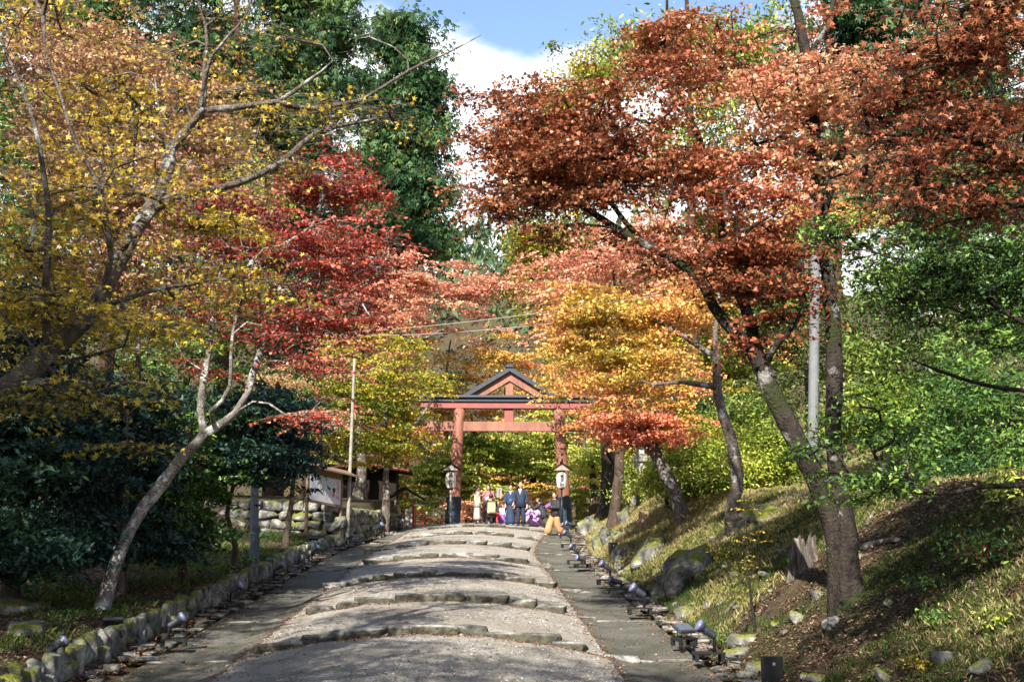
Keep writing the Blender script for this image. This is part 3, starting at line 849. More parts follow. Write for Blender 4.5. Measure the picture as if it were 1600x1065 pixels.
# upright coral maple sharing the same foot
b = G(1326, 948); D0 = b.y
tree('maple_tree', 'tall upright maple with patchy bark and coral crown, foot beside the leaning maple', 'tree', b,
 [[(b, 0, D0, 20), (1324, 880, D0, 17), (1314, 800, D0 + .1, 15), (1306, 700, D0 + .2, 12.5), (1305, 600, D0 + .3, 13), (1302, 500, D0 + .4, 12), (1290, 400, D0 + .5, 11.5), (1283, 300, D0 + .6, 12), (1276, 220, D0 + .8, 11), (1268, 130, D0 + 1, 10), (1252, 50, D0 + 1.2, 9), (1235, -20, D0 + 1.4, 7), (1220, -90, D0 + 1.6, 4)],
  [(1288, 320, D0 + .6, 9), (1310, 250, D0 + .8, 7), (1340, 200, D0 + 1, 5), (1380, 130, D0 + 1.2, 3)],
  [(1276, 230, D0 + .8, 6), (1230, 215, D0 + .8, 4), (1180, 225, D0 + .8, 2.5)],
  [(1262, 90, D0 + 1, 6), (1290, 40, D0 + 1.1, 4), (1310, -30, D0 + 1.2, 3)],
  [(1330, 920, D0, 9), (1352, 935, D0 + .1, 6), (1372, 945, D0 + .15, 3)]],
 [(1240, 170, 110, 85, D0 + 1, 1.3, 135), (1180, 270, 90, 65, D0 + .9, 1.1, 80), (1320, 130, 90, 80, D0 + 1.3, 1.2, 75), (1200, 110, 70, 50, D0 + 1.4, .9, 36), (1330, 260, 70, 50, D0 + 1, .9, 30), (1210, 360, 70, 40, D0 + 1, .8, 20), (1260, 20, 100, 40, D0 + 1.4, 1, 30)],
 LM['coral'], BD, rg, kind='tri2', size=.085, per=64, rc=.40, layer=.42, tip=.0035, twigs=True, gap=.52, cfreq=1.2, okfrom=.5, seg=.32, flare=1.3)

# near maple reaching in from the right edge
b = V3(5.6, 7.6)
tree('maple_tree', 'near maple with dark orange leaves reaching in from the upper right edge', 'tree', b,
 [[(b, 0, 7.6, 40), (2000, 700, 7.7, 30), (1930, 450, 7.9, 24), (1800, 330, 8.1, 18), (1680, 340, 8.2, 9), (1600, 282, 8.3, 6), (1540, 235, 8.4, 4.5), (1450, 215, 8.6, 3.2), (1340, 208, 8.8, 2)],
  [(1930, 450, 7.9, 15), (1850, 220, 8, 12), (1720, 100, 8.2, 7), (1600, 52, 8.3, 4.5), (1500, 28, 8.4, 3.2), (1400, 10, 8.6, 2), (1330, 20, 8.6, 1.2)],
  [(1720, 100, 8.2, 6), (1640, 130, 8.2, 4), (1560, 40, 8.3, 3), (1480, 70, 8.4, 2.4), (1420, 110, 8.5, 1.5)],
  [(1680, 340, 8.2, 5), (1600, 320, 8.2, 3.5), (1520, 310, 8.3, 2), (1400, 330, 8.4, 1.2)]],
 [(1480, 80, 130, 70, 8.5, .9, 82), (1560, 30, 110, 55, 8.3, .8, 60), (1400, 150, 80, 70, 8.7, .7, 48), (1520, 190, 120, 40, 8.5, .8, 55), (1570, 260, 90, 40, 8.3, .7, 42), (1430, 250, 90, 35, 8.6, .6, 34), (1480, 310, 110, 30, 8.4, .6, 24), (1700, 150, 120, 140, 8.2, .8, 50)],
 LM['rust'], BD, rg, kind='star', size=.062, per=34, rc=.28, layer=.32, tip=.003, twigs=True, gap=.12, okfrom=.35, seg=.25,
 tintf=lambda C, t, r: t * .8 + .12)

# evergreen on the right, glossy leaves
b = V3(7.0, 11.2)
tree('evergreen_tree', 'glossy green evergreen filling the right side with long thin drooping boughs', 'tree', b,
 [[(b, 0, 11.2, 30), (1850, 700, 11.3, 26), (1830, 500, 11.4, 24), (1800, 300, 11.5, 20), (1780, 100, 11.6, 16), (1760, -100, 11.8, 8)],
  [(1840, 690, 11.3, 10), (1700, 740, 11, 7), (1600, 752, 10.8, 5), (1540, 758, 10.8, 4), (1460, 772, 10.8, 3), (1380, 760, 10.9, 2), (1300, 745, 11, 1.2)],
  [(1830, 560, 11.4, 12), (1700, 590, 11.4, 7), (1600, 610, 11.4, 4), (1500, 590, 11.4, 3), (1420, 560, 11.5, 2)],
  [(1830, 450, 11.4, 12), (1700, 500, 11.2, 7), (1600, 500, 11.2, 4), (1500, 440, 11.3, 3), (1400, 400, 11.4, 2), (1300, 380, 11.5, 1.2)],
  [(1800, 330, 11.5, 10), (1700, 340, 11.2, 6), (1600, 320, 11.2, 4), (1500, 350, 11.4, 2.5), (1400, 330, 11.4, 1.5)],
  [(1800, 250, 11.5, 9), (1680, 230, 11.5, 5), (1590, 200, 11.6, 3), (1540, 120, 11.7, 1.5)]],
 [(1430, 420, 130, 80, 11.3, 1, 180), (1560, 420, 110, 120, 11.4, 1.2, 190), (1440, 560, 140, 80, 11.4, 1, 170), (1570, 600, 110, 90, 11.4, 1, 120), (1480, 690, 130, 50, 11.1, .9, 85), (1340, 490, 70, 80, 11.4, .8, 50),
  (1330, 350, 70, 45, 11.4, .8, 60), (1280, 430, 60, 30, 11.4, .5, 34), (1370, 650, 80, 60, 11.3, .7, 50), (1560, 220, 80, 80, 11.6, .9, 100), (1570, 80, 60, 70, 11.8, .7, 50), (1450, 300, 90, 50, 11.5, .8, 60), (1380, 745, 90, 22, 11, .6, 40), (1520, 750, 90, 22, 11, .6, 30), (1280, 690, 30, 30, 11.3, .4, 8)],
 LM['ever'], BD, rg, kind='quad', size=.062, per=42, rc=.26, layer=0, flat=.35, tip=.003, twigs=True, gap=.52, cfreq=1.3, okfrom=.3, seg=.28,
 tintf=lambda C, t, r: t)

# thin grey trunk with orange crown on the bank
b = G(1148, 830); D0 = b.y
tree('maple_tree', 'thin grey maple with a bent arm and golden orange crown on the sunny bank', 'tree', b,
 [[(b, 0, D0, 12), (1143, 800, D0, 9.5), (1152, 760, D0, 9), (1147, 700, D0, 8.5), (1132, 650, D0, 8), (1120, 600, D0, 7.5), (1122, 560, D0, 6), (1118, 520, D0, 4), (1125, 470, D0, 3), (1110, 420, D0, 2)],
  [(1120, 604, D0, 6), (1095, 600, D0 - .2, 5), (1065, 595, D0 - .4, 3.5), (1020, 600, D0 - .6, 2)],
  [(1118, 556, D0, 5), (1085, 535, D0, 5), (1050, 512, D0 + .2, 4.5), (1010, 492, D0 + .3, 4), (975, 495, D0 + .5, 2), (930, 500, D0 + .6, 1.4)]],
 [(1060, 490, 100, 36, D0 + .6, 1.4, 75), (970, 505, 110, 36, D0 + .8, 1.5, 80), (1000, 570, 110, 26, D0 + .2, 1.2, 60), (990, 610, 80, 16, D0 + .4, 1, 30), (1110, 600, 60, 60, D0 + .5, 1.2, 40), (905, 490, 50, 32, D0 + 1, 1.2, 40), (1160, 540, 70, 50, D0 + 1, 1.2, 40), (1070, 650, 55, 25, D0, .9, 20), (900, 535, 36, 18, D0 + 1, 1, 14), (1100, 450, 60, 40, D0 + 1, 1, 32)],
 LM['orange'], BG, rg, kind='tri2', size=.105, per=54, rc=.5, layer=.5, tip=.006, gap=.28, cfreq=1.0, okfrom=.5, seg=.4,
 tintf=lambda C, t, r: t * .95 + .03 + .22 * noise3(C, 1.1, 4))
b = G(1068, 815); D0 = b.y
tree('maple_tree', 'sunlit cream trunk leaning left on the bank, with red and gold low sprays', 'tree', b,
 [[(b, 0, D0, 12), (1060, 785, D0, 10), (1040, 740, D0, 9.5), (1020, 700, D0, 8.5), (1000, 672, D0, 7.5), (980, 640, D0, 6), (955, 600, D0, 4), (930, 560, D0, 2.5)],
  [(1000, 672, D0, 5), (1035, 640, D0, 4), (1060, 610, D0, 2)], [(980, 640, D0, 4), (950, 645, D0 - .3, 3), (925, 652, D0 - .5, 1.5)]],
 [(988, 668, 60, 20, D0, 1.2, 60), (1040, 665, 60, 35, D0, 1, 36), (945, 655, 34, 16, D0 - .2, 1, 18), (960, 590, 80, 35, D0 + .6, 1.2, 50), (965, 605, 40, 26, D0, 1, 18), (1050, 610, 60, 30, D0 + .6, 1, 22)],
 LM['orange'], BG, rg, kind='tri2', size=.12, per=60, rc=.5, layer=.45, tip=.006, gap=.24, okfrom=.45,
 tintf=lambda C, t, r: t * .7 + .1 + .5 * (noise3(C, .9, 8) > -.1))

# salmon maples above and beside the gate
def auto(name, label, cat, px, D, top, tr, blobs, mat, bark, kind='tri2', size=.13, per=60, rc=.65, lean=0, x=None, limbs=(), **kw):
    b = Gx(px, D) if x is None else V3(x, D)
    s = D / FPX; p0 = b; hgt = P(px, top, D).z - b.z
    pts = [(b, 0, D, tr)]
    for i in range(1, 6):
        f = i / 5
        q = Vector((b.x + lean * f * f + rg.normal(0, .12), b.y + rg.normal(0, .12), b.z + hgt * f))
        pts.append((q, 0, D, tr * (1 - .8 * f)))
    return tree(name, label, cat, b, [pts] + [list(l_) for l_ in limbs], blobs, mat, bark, rg, kind=kind, size=size, per=per, rc=rc, **kw)
auto('maple_tree', 'broad salmon pink maple rising over the gate from the left', 'tree', 560, 56, 560, 9,
 [(640, 440, 110, 34, 56, 3.5, 120), (730, 450, 65, 34, 56, 2.6, 70), (560, 450, 80, 34, 56, 2.6, 70), (620, 500, 120, 35, 56, 3, 100), (740, 510, 70, 34, 56, 2.5, 60), (520, 530, 60, 40, 54, 2, 36), (590, 575, 70, 34, 56, 2, 40)],
 LM['salmon'], BG, size=.17, limbs=[[(556, 690, 56, 5), (545, 650, 55.6, 5), (590, 585, 55.5, 4.5), (640, 545, 55.5, 3.5), (690, 515, 55.5, 2)]], okfrom=.5, gap=.24, lean=.6,
 tintf=lambda C, t, r: t + .35 * sm(11.5, 9.5, C[:, 2]))
auto('maple_tree', 'olive and gold maple beside the slim wooden pole behind the notice board', 'tree', 600, 47, 600, 7,
 [(600, 620, 80, 40, 47, 3, 90), (560, 690, 60, 34, 46, 2.4, 50), (620, 690, 45, 36, 47, 2.4, 44), (610, 600, 60, 30, 48, 2.4, 40), (600, 550, 80, 36, 48, 2.4, 50), (540, 620, 50, 40, 46, 2, 40)],
 LM['moss'], BG, size=.15, limbs=[[(610, 730, 47, 4), (632, 690, 46.6, 4), (655, 655, 46.4, 3), (672, 630, 46.4, 2)]], okfrom=.3, gap=.1)
auto('maple_tree', 'dusky plum brown maple hanging low between the round bush and the wooden pole', 'tree', 470, 44, 600, 4,
 [(520, 650, 40, 20, 44, 1.5, 30), (500, 600, 55, 30, 44, 1.5, 40), (440, 600, 60, 30, 43, 1.5, 40)],
 LM['tan'], BB, size=.11, okfrom=.3, gap=.1, per=40)
auto('maple_tree', 'salmon and coral maple rising behind the orange trees at right of the gate', 'tree', 955, 38, 430, 9,
 [(960, 420, 110, 38, 38, 3, 120), (880, 440, 60, 34, 38, 2.4, 60), (1070, 430, 80, 45, 38, 2.5, 90), (900, 490, 60, 36, 38, 2, 50), (1000, 370, 80, 34, 39, 2.4, 60), (1130, 480, 60, 40, 38, 2, 46)],
 LM['salmon'], BB, size=.14, okfrom=.45, gap=.2)
auto('maple_tree', 'golden maple with two thick dark trunks just right of the gate', 'tree', 945, 47, 520, 13,
 [(930, 560, 70, 50, 47, 3, 90), (862, 598, 30, 22, 50.5, 1, 16), (900, 600, 36, 30, 57, 2.4, 40), (1010, 560, 70, 50, 47, 2.6, 70), (960, 640, 60, 24, 47, 2.6, 34), (1060, 590, 60, 40, 46, 2.4, 50)],
 LM['orange'], BD, size=.15, limbs=[[(955, 760, 46.6, 6), (962, 720, 46.4, 5), (948, 690, 46.4, 4), (965, 650, 46.4, 3)]], okfrom=.4, gap=.24)
auto('maple_tree', 'bright lime green maple low behind the right gate pillar', 'tree', 925, 58, 660, 8,
 [(915, 720, 45, 24, 58, 2.6, 60), (960, 740, 40, 24, 58, 2.4, 50), (900, 770, 30, 24, 60, 2.4, 40), (980, 700, 40, 30, 58, 2, 46), (930, 800, 40, 20, 60, 2, 30)],
 LM['lime'], BB, size=.16, okfrom=.3, gap=.05)

# tall cypresses behind on the left
def cyp(px, D, top, tr, label, blobs, **kw):
    return auto('cypress_tree', label, 'tree', px, D, top, tr, blobs, LM['cypress'], BC, kind='spray', size=.55 * max(1, D / 55), per=17, rc=.75 * max(1, D / 55),
                layer=0, flat=.5, hang=(0, 0, -1), nrm=(.2, 1.1), tip=.02, seg=.9, okfrom=.25, gap=.28, cfreq=.9, **kw)
cyp(430, 60, -120, 16, 'tallest dark cypress, crown cut by the top edge left of the open sky',
    [(440, -20, 110, 90, 60, 3.5, 285), (450, 110, 125, 80, 60, 3.5, 361), (440, 220, 120, 70, 60, 3.2, 323), (450, 320, 110, 60, 60, 3, 228), (520, 60, 60, 60, 60, 2, 95)])
cyp(340, 52, -140, 14, 'cypress behind the yellow maple, between the tallest cypress and the left edge',
    [(310, 0, 90, 90, 52, 3, 209), (310, 130, 90, 80, 52, 3, 209), (320, 260, 90, 80, 52, 3, 190)])
cyp(625, 78, 20, 14, 'round topped cypress standing against the sky left of the gap',
    [(622, 60, 48, 40, 78, 2.6, 125), (640, 130, 58, 50, 78, 2.8, 171), (635, 210, 64, 55, 78, 3, 209), (642, 300, 62, 50, 78, 3, 209), (640, 370, 78, 44, 78, 3, 171), (590, 160, 50, 60, 79, 2.4, 114), (585, 280, 60, 60, 79, 2.4, 133), (560, 370, 70, 40, 79, 2.4, 114)])
auto('evergreen_tree', 'olive evergreen lit from the left, rising behind the rust maple beside the sky gap', 'tree', 905, 92, 120, 9,
 [(880, 180, 70, 60, 92, 3, 80), (870, 280, 70, 60, 92, 3, 100), (835, 385, 40, 36, 92, 2.4, 50), (870, 400, 80, 60, 92, 3, 90), (820, 450, 60, 40, 92, 3, 60), (940, 120, 80, 70, 92, 3, 80)],
 LM['moss'], BC, kind='kite', size=.42, per=70, rc=1.4, layer=0, flat=.5, tip=.015, seg=.9, gap=.1)
auto('evergreen_tree', 'tall yellow green evergreen behind the maples near the top right', 'tree', 1090, 50, -100, 11,
 [(1080, 40, 100, 80, 50, 3, 120), (1180, 60, 90, 80, 50, 3, 100), (1000, 90, 70, 60, 52, 3, 60), (1120, 170, 120, 70, 50, 3, 100), (1030, 250, 120, 70, 52, 3, 90)],
 LM['lime'], BC, kind='kite', size=.32, per=36, rc=1.1, layer=0, flat=.5, hang=(0, 0, -1), tip=.015, seg=.9, gap=.16)
cyp(1330, 46, -150, 14, 'dark cypress behind the coral maple at the upper right',
    [(1340, 20, 110, 90, 46, 3, 209), (1340, 160, 120, 90, 46, 3, 209), (1330, 300, 110, 80, 46, 3, 171)])
cyp(1500, 42, -150, 14, 'dark cypress behind the orange leaves in the top right corner',
    [(1500, 20, 100, 90, 42, 3, 171), (1500, 170, 110, 90, 42, 3, 209), (1480, 320, 110, 90, 42, 3, 209)])

# sunlit greenery on the right hill behind the evergreen
auto('evergreen_tree', 'sunlit yellow green tree on the hill right of the concrete pole', 'tree', 1400, 30, 380, 8,
 [(1240, 470, 70, 80, 30, 1.8, 80), (1360, 560, 90, 80, 30, 2, 110), (1480, 600, 100, 90, 30, 2, 110), (1560, 480, 90, 100, 30, 2, 90), (1420, 440, 100, 80, 30, 2, 90), (1350, 660, 100, 40, 29, 2, 70)],
 LM['green'], BB, kind='kite', size=.17, per=60, rc=.6, layer=0, flat=.4, seg=.6, gap=.12)
auto('evergreen_tree', 'leafy mid green tree on the hill behind the orange maple', 'tree', 1190, 36, 420, 8,
 [(1200, 560, 80, 70, 36, 2, 90), (1130, 470, 80, 60, 36, 2, 80), (1170, 640, 90, 40, 35, 2, 70), (1080, 620, 70, 40, 36, 2, 50), (1250, 400, 60, 60, 36, 2, 50)],
 LM['green'], BB, kind='kite', size=.17, per=56, rc=.65, layer=0, flat=.4, seg=.6, gap=.12)
auto('maple_tree', 'pale orange maple on the hill between the coral maple and the cypress', 'tree', 1260, 33, 270, 7,
 [(1250, 300, 100, 40, 33, 2, 90), (1200, 370, 80, 40, 33, 2, 70), (1330, 330, 70, 40, 33, 2, 60), (1180, 430, 60, 30, 33, 1.6, 36)],
 LM['orange'], BB, size=.13, okfrom=.5, gap=.24)
auto('evergreen_tree', 'deep green tree filling the right edge behind the glossy boughs', 'tree', 1650, 22, 200, 12,
 [(1620, 300, 110, 110, 22, 1.8, 90), (1600, 480, 120, 100, 22, 1.8, 110), (1560, 620, 130, 90, 21, 1.8, 110), (1620, 720, 90, 60, 20, 1.6, 60), (1470, 700, 110, 50, 22, 1.6, 60)],
 LM['ever'], BB, kind='kite', size=.15, per=50, rc=.5, layer=0, flat=.4, seg=.5, gap=.12)

# left background
auto('maple_tree', 'pinkish tan maple behind the near yellow maple at upper left', 'tree', 170, 24, 60, 8,
 [(200, 110, 120, 80, 24, 2, 110), (240, 240, 110, 80, 24, 2, 110), (120, 180, 90, 80, 24, 2, 80), (330, 200, 80, 60, 25, 1.6, 50), (100, 60, 90, 50, 24, 1.6, 50), (300, 330, 100, 60, 24, 1.6, 70)],
 LM['tan'], BG, size=.12, per=46, rc=.55, gap=.1, okfrom=.4)
auto('evergreen_tree', 'pale green tree between the yellow and the crimson maples', 'tree', 290, 48, 250, 7,
 [(300, 380, 90, 50, 48, 2.6, 70), (230, 460, 100, 50, 48, 2.6, 70), (330, 450, 80, 50, 48, 2.6, 60), (200, 330, 90, 60, 48, 2.6, 60), (400, 300, 70, 60, 49, 2.6, 50)],
 LM['lime'], BB, kind='kite', size=.22, per=50, rc=.85, layer=0, flat=.4, seg=.6, gap=.15)
auto('evergreen_tree', 'dark green tree in the upper left corner behind the yellow leaves', 'tree', 40, 28, -60, 10,
 [(40, 30, 80, 60, 28, 2, 60), (30, 200, 90, 90, 28, 2, 70), (40, 380, 100, 90, 27, 2, 90)],
 LM['ever'], BB, kind='kite', size=.17, per=50, rc=.6, layer=0, flat=.4, seg=.6, gap=.12)
auto('maple_tree', 'russet tan maple behind the near yellow maple, middle left', 'tree', 200, 20, 120, 6,
 [(90, 260, 110, 80, 20, 1.6, 60), (220, 330, 110, 70, 20.5, 1.6, 70), (120, 420, 120, 60, 20, 1.6, 70), (60, 120, 90, 70, 20, 1.5, 40), (250, 450, 90, 50, 20.5, 1.4, 50), (330, 430, 60, 50, 20.5, 1, 30)],
 LM['tan'], BG, size=.10, per=44, rc=.45, gap=.1, okfrom=.4)
cyp(150, 44, -160, 14, 'dark cypress behind the pinkish maple near the upper left corner',
    [(130, 20, 110, 90, 44, 3, 190), (130, 180, 120, 90, 44, 3, 209), (150, 340, 120, 90, 44, 3, 190), (20, 200, 80, 120, 46, 3, 171)])
def bush(label, px, D, tr, blobs, mat=None, size=.12, per=62, rc=.42, kind='quad', name='evergreen_tree', top=None, **kw):
    return auto(name, label, 'tree' if 'tree' in name else 'shrub', px, D, top or min(q[1] for q in blobs), tr, blobs, mat or LM['camel'], BB, kind=kind, size=size, per=per, rc=rc, layer=0, flat=.45, seg=.45, gap=.06, okfrom=.15, **kw)
bush('broad dark bluish green evergreen at the left edge below the yellow maple', 40, 18.5, 11, [(40, 480, 120, 80, 18.5, 1.6, 110), (60, 600, 120, 80, 18.3, 1.6, 150), (40, 720, 110, 90, 18, 1.6, 150), (30, 850, 110, 70, 17.6, 1.4, 110), (130, 680, 60, 120, 18, 1.2, 80)], per=70)
bush('dark evergreen between the left edge and the leaning slender trunk', 205, 20.5, 8, [(210, 640, 80, 60, 20.5, 1.3, 90), (200, 740, 80, 80, 20.5, 1.2, 110), (150, 830, 80, 50, 20.5, 1.0, 70), (250, 840, 50, 36, 21, .9, 36)], per=70)
bush('green evergreen with curved pale stem behind the leaning slender trunk', 300, 22.5, 7, [(290, 640, 80, 60, 22.5, 1.4, 80), (305, 740, 62, 70, 22.5, 1.4, 90), (285, 830, 55, 45, 22, 1.2, 60), (240, 780, 60, 80, 21.5, 1.2, 60)], LM['ever'])
bush('rounded dense green evergreen hiding the top of the grey post', 372, 24, 5, [(425, 645, 58, 34, 24, 1.7, 90), (412, 705, 62, 48, 24, 1.9, 150), (390, 660, 50, 50, 23.4, 1.4, 60), (365, 730, 40, 34, 23.4, 1.2, 40)], size=.13, per=80)
bush('small leafy evergreen beside the rounded dense one', 452, 33, 5, [(445, 668, 22, 28, 33, 1.2, 30), (455, 640, 32, 20, 33, 1.2, 30)], LM['ever'], size=.13)
bush('tall dark evergreen filling the gap behind the crimson maple', 250, 46, 10, [(250, 520, 110, 80, 46, 2.4, 110), (380, 520, 90, 70, 47, 2.4, 90), (120, 560, 110, 90, 45, 2.4, 90), (300, 620, 120, 60, 46, 2.4, 90), (430, 600, 70, 50, 48, 2, 50), (360, 690, 90, 50, 46, 2, 70)], LM['ever'], size=.18, rc=.75)
bush('dark evergreen far back on the left slope', 60, 32, 10, [(60, 660, 110, 90, 32, 2.4, 90), (180, 700, 90, 80, 32, 2, 70), (60, 800, 110, 60, 31, 2, 70)], LM['camel'], size=.18, rc=.7)
# beyond the gate
auto('maple_tree', 'green and gold maple seen through the gate opening at left', 'tree', 735, 66, 640, 7,
 [(745, 690, 50, 28, 66, 3, 90), (700, 730, 46, 34, 66, 3, 80), (780, 720, 50, 26, 68, 3, 80), (740, 760, 50, 24, 66, 3, 70), (660, 760, 36, 40, 66, 3, 50)],
 LM['lime'], BD, size=.2, per=60, rc=.8, okfrom=.25, gap=.04)
auto('maple_tree', 'lime and yellow maple seen through the gate opening at right', 'tree', 830, 70, 640, 7,
 [(830, 680, 50, 26, 70, 3, 90), (850, 730, 46, 30, 70, 3, 80), (800, 770, 60, 24, 70, 3, 80), (870, 690, 40, 30, 70, 3, 50)],
 LM['lime'], BD, size=.2, per=56, rc=.8, okfrom=.25, gap=.2, tintf=lambda C, t, r: t + .15)
auto('maple_tree', 'orange maple deepest in the gate opening', 'tree', 790, 84, 600, 7,
 [(790, 690, 110, 40, 84, 4, 110), (790, 750, 120, 36, 84, 4, 110), (700, 620, 80, 50, 84, 4, 80), (860, 620, 80, 50, 84, 4, 80), (780, 790, 100, 26, 82, 4, 90), (950, 650, 80, 80, 84, 4, 80), (620, 660, 80, 90, 84, 4, 80), (780, 560, 120, 40, 84, 4, 80), (790, 640, 60, 40, 86, 4, 60)],
 LM['orange'], BD, size=.26, per=56, rc=1.0, okfrom=.2, gap=.02)
auto('maple_shrub', 'low coral maple glowing behind the suited man', 'shrub', 815, 60, 770, 3,
 [(815, 790, 30, 22, 60, 1.4, 60), (840, 770, 24, 18, 61, 1.4, 36)], LM['orange'], BD, size=.15, per=60, rc=.5, okfrom=.1, gap=0)
auto('maple_shrub', 'low pink maple beside the left gate pillar behind the people', 'shrub', 745, 60, 770, 3,
 [(735, 795, 26, 20, 60, 1.4, 50), (765, 790, 22, 18, 61, 1.4, 36)], LM['salmon'], BD, size=.15, per=60, rc=.5, okfrom=.1, gap=0)
for i, (px, D, m, lab, tp) in enumerate([(560, 72, 'orange', 'orange maple deep in the wood left of the gate', 480), (1020, 66, 'moss', 'olive tree deep in the wood right of the gate', 420), (700, 92, 'cypress', 'dark evergreen far behind the salmon maple', 530),
                        (880, 96, 'cypress', 'dark evergreen far behind the right pillar', 430), (480, 62, 'cypress', 'dark evergreen behind the salmon maple at left', 380), (1120, 58, 'moss', 'olive tree on the hill behind the orange maples', 330)]):
    auto('maple_tree' if m in ('orange', 'moss') else 'evergreen_tree', lab, 'tree', px, D, tp, 6,
      [(px, tp + 60, 70, 60, D, 3.4, 70), (px - 30, tp + 150, 90, 60, D, 3.4, 90), (px + 20, tp + 240, 100, 60, D, 3.4, 90), (px, tp + 310, 90, 40, D, 3.2, 60)],
      LM[m], BC, kind='kite' if m == 'cypress' else 'tri2', size=.28, per=56, rc=1.1, okfrom=.15, gap=.05, seg=.9)

# trees beside and behind the camera that shade the foreground
shade_mesh = None
for i, (x, y, h) in enumerate([(-7.5, -8, 14), (-6.8, .0, 12.5), (-9.8, 8, 12.5), (-10.5, 15, 13), (6.2, -5, 15), (-1.5, -9.5, 16), (-3.4, -4.8, 15.5)]):
    b = V3(x, y)
    if shade_mesh is None:
        pts = [(b, 0, FPX, .3)] + [(b + Vector((rg.normal(0, .15), rg.normal(0, .15), h * f)), 0, FPX, .3 * (1 - .85 * f)) for f in (.2, .4, .6, .8, 1)]
        T = []
        def wb(dx, dy, dz, r_, n):
            v = rg.normal(0, 1, (n, 3)); v /= np.linalg.norm(v, axis=1, keepdims=True); v *= rg.uniform(0, 1, (n, 1)) ** .4
            return np.array(b) + np.array([dx, dy, dz]) + v * np.array([r_, r_, r_ * .7])
        _el = ellip
        ellip = lambda q, rg_, layer=0, hollow=2: q
        shade_mesh = tree('evergreen_tree', 'evergreen on the left slope beside the camera', 'tree', b, [pts],
             [wb(0, 0, h * .45, 3.2, 130), wb(0, 0, h * .7, 3.4, 160), wb(0, 0, h * .9, 2.4, 90)], LM['ever'], BB, rg, kind='kite', size=.24, per=44, rc=.8, layer=0, flat=.5, gap=.06, seg=.8)
        ellip = _el; h0 = h
    else:
        o = copy_tree(shade_mesh); o.location = b; s_ = h / h0; o.scale = (s_, s_, s_); o.rotation_euler = (0, 0, i * 1.3)
        o['label'] = 'evergreen beside the camera, outside the picture, number %s from the south' % ['', 'two', 'three', 'four', 'five', 'six', 'seven'][i]
# ------------------------------------------------------------------ object materials
k = N('faded_vermilion'); f = k.noise(2.2, 7, .7, stretch=(1, 1, .3)); g = k.noise(22, 4, stretch=(1, 1, .15)); k.col(k.mix(k.ramp(g, [(.55, 0), (.72, .6)]), k.ramp(f, [(.32, (.12, .045, .028)), (.5, (.205, .076, .045)), (.68, (.28, .125, .08))]), (.12, .06, .045))).rough(.6).bump(g, .01, .5); M['vermilion'] = k.m
M['beam_red'] = plain('beam_red', (.20, .05, .042), .55, .15, 4)
M['roof_dark'] = plain('dark_copper_sheet', (.012, .022, .038), .55, .3, 6)
M['sleeve_black'] = plain('blue_black_lacquer', (.012, .025, .045), .35, .3, 5)
M['wood'] = plain('weathered_wood', (.17, .11, .065), .8, .35, 14, bump=.01)
M['wood_dark'] = plain('dark_wood', (.012, .008, .006), .7, .3, 14)
M['wood_dark'].node_tree.nodes['Principled BSDF'].inputs['Specular IOR Level'].default_value = .12
M['wood_grey'] = plain('grey_wood', (.22, .20, .17), .85, .3, 12, bump=.01)
M['paper'] = plain('lantern_paper', (.55, .535, .49), .6, .05, 8)
M['ink'] = plain('black_ink', (.01, .01, .012), .6, .05)
M['ink_red'] = plain('red_ink', (.62, .03, .04), .6, .05)
M['ink_blue'] = plain('blue_ink', (.03, .07, .32), .6, .05)
M['board'] = plain('white_board', (.46, .47, .52), .4, .03, 6)
M['metal_black'] = plain('black_metal', (.014, .015, .018), .38, .2, 20)
M['metal_black'].node_tree.nodes['Principled BSDF'].inputs['Specular IOR Level'].default_value = .25
M['metal_lamp'] = plain('dark_lamp_housing', (.03, .033, .045), .3, .2, 20)
M['lens'] = plain('milky_lens', (.13, .14, .24), .2, .15, 40)
M['concrete'] = plain('concrete', (.12, .127, .135), .8, .14, 7)
M['concrete_dark'] = plain('dark_pole_sheath', (.06, .075, .10), .7, .2, 7)
M['stone_lantern'] = plain('lantern_stone', (.22, .215, .19), .9, .3, 9, bump=.02)
M['plaster'] = plain('plaster', (.62, .58, .50), .8, .08, 4)
M['cable'] = plain('pale_cable', (.26, .245, .22), .6, .05)

def text_obj(txt, size, mat, parent, mw, name='lettering', spacing=.86, curve_r=None, bold=.03):
    cu = bpy.data.curves.new('tmp', 'FONT'); cu.body = txt; cu.size = size; cu.align_x = 'CENTER'; cu.align_y = 'CENTER'
    cu.space_line = spacing; cu.extrude = .0; cu.offset = size * bold
    ob = bpy.data.objects.new('tmp', cu); col.objects.link(ob)
    dg = bpy.context.evaluated_depsgraph_get(); dg.update()
    me = bpy.data.meshes.new_from_object(ob.evaluated_get(dg))
    bpy.data.objects.remove(ob); bpy.data.curves.remove(cu)
    me.name = name; me.materials.clear()
    if curve_r:
        import bmesh
        bm = bmesh.new(); bm.from_mesh(me)
        bmesh.ops.triangulate(bm, faces=bm.faces)
        for v in bm.verts:
            r = curve_r(v.co.y); v.co.z = math.sqrt(max(0, r * r - v.co.x ** 2)) + .024
        bm.to_mesh(me); bm.free()
    o = link_mesh(name, me, mat, parent, smooth=False)
    o.matrix_local = mw
    return o
FACE = Matrix.Rotation(R(90), 4, 'X')          # text plane turned to face -Y

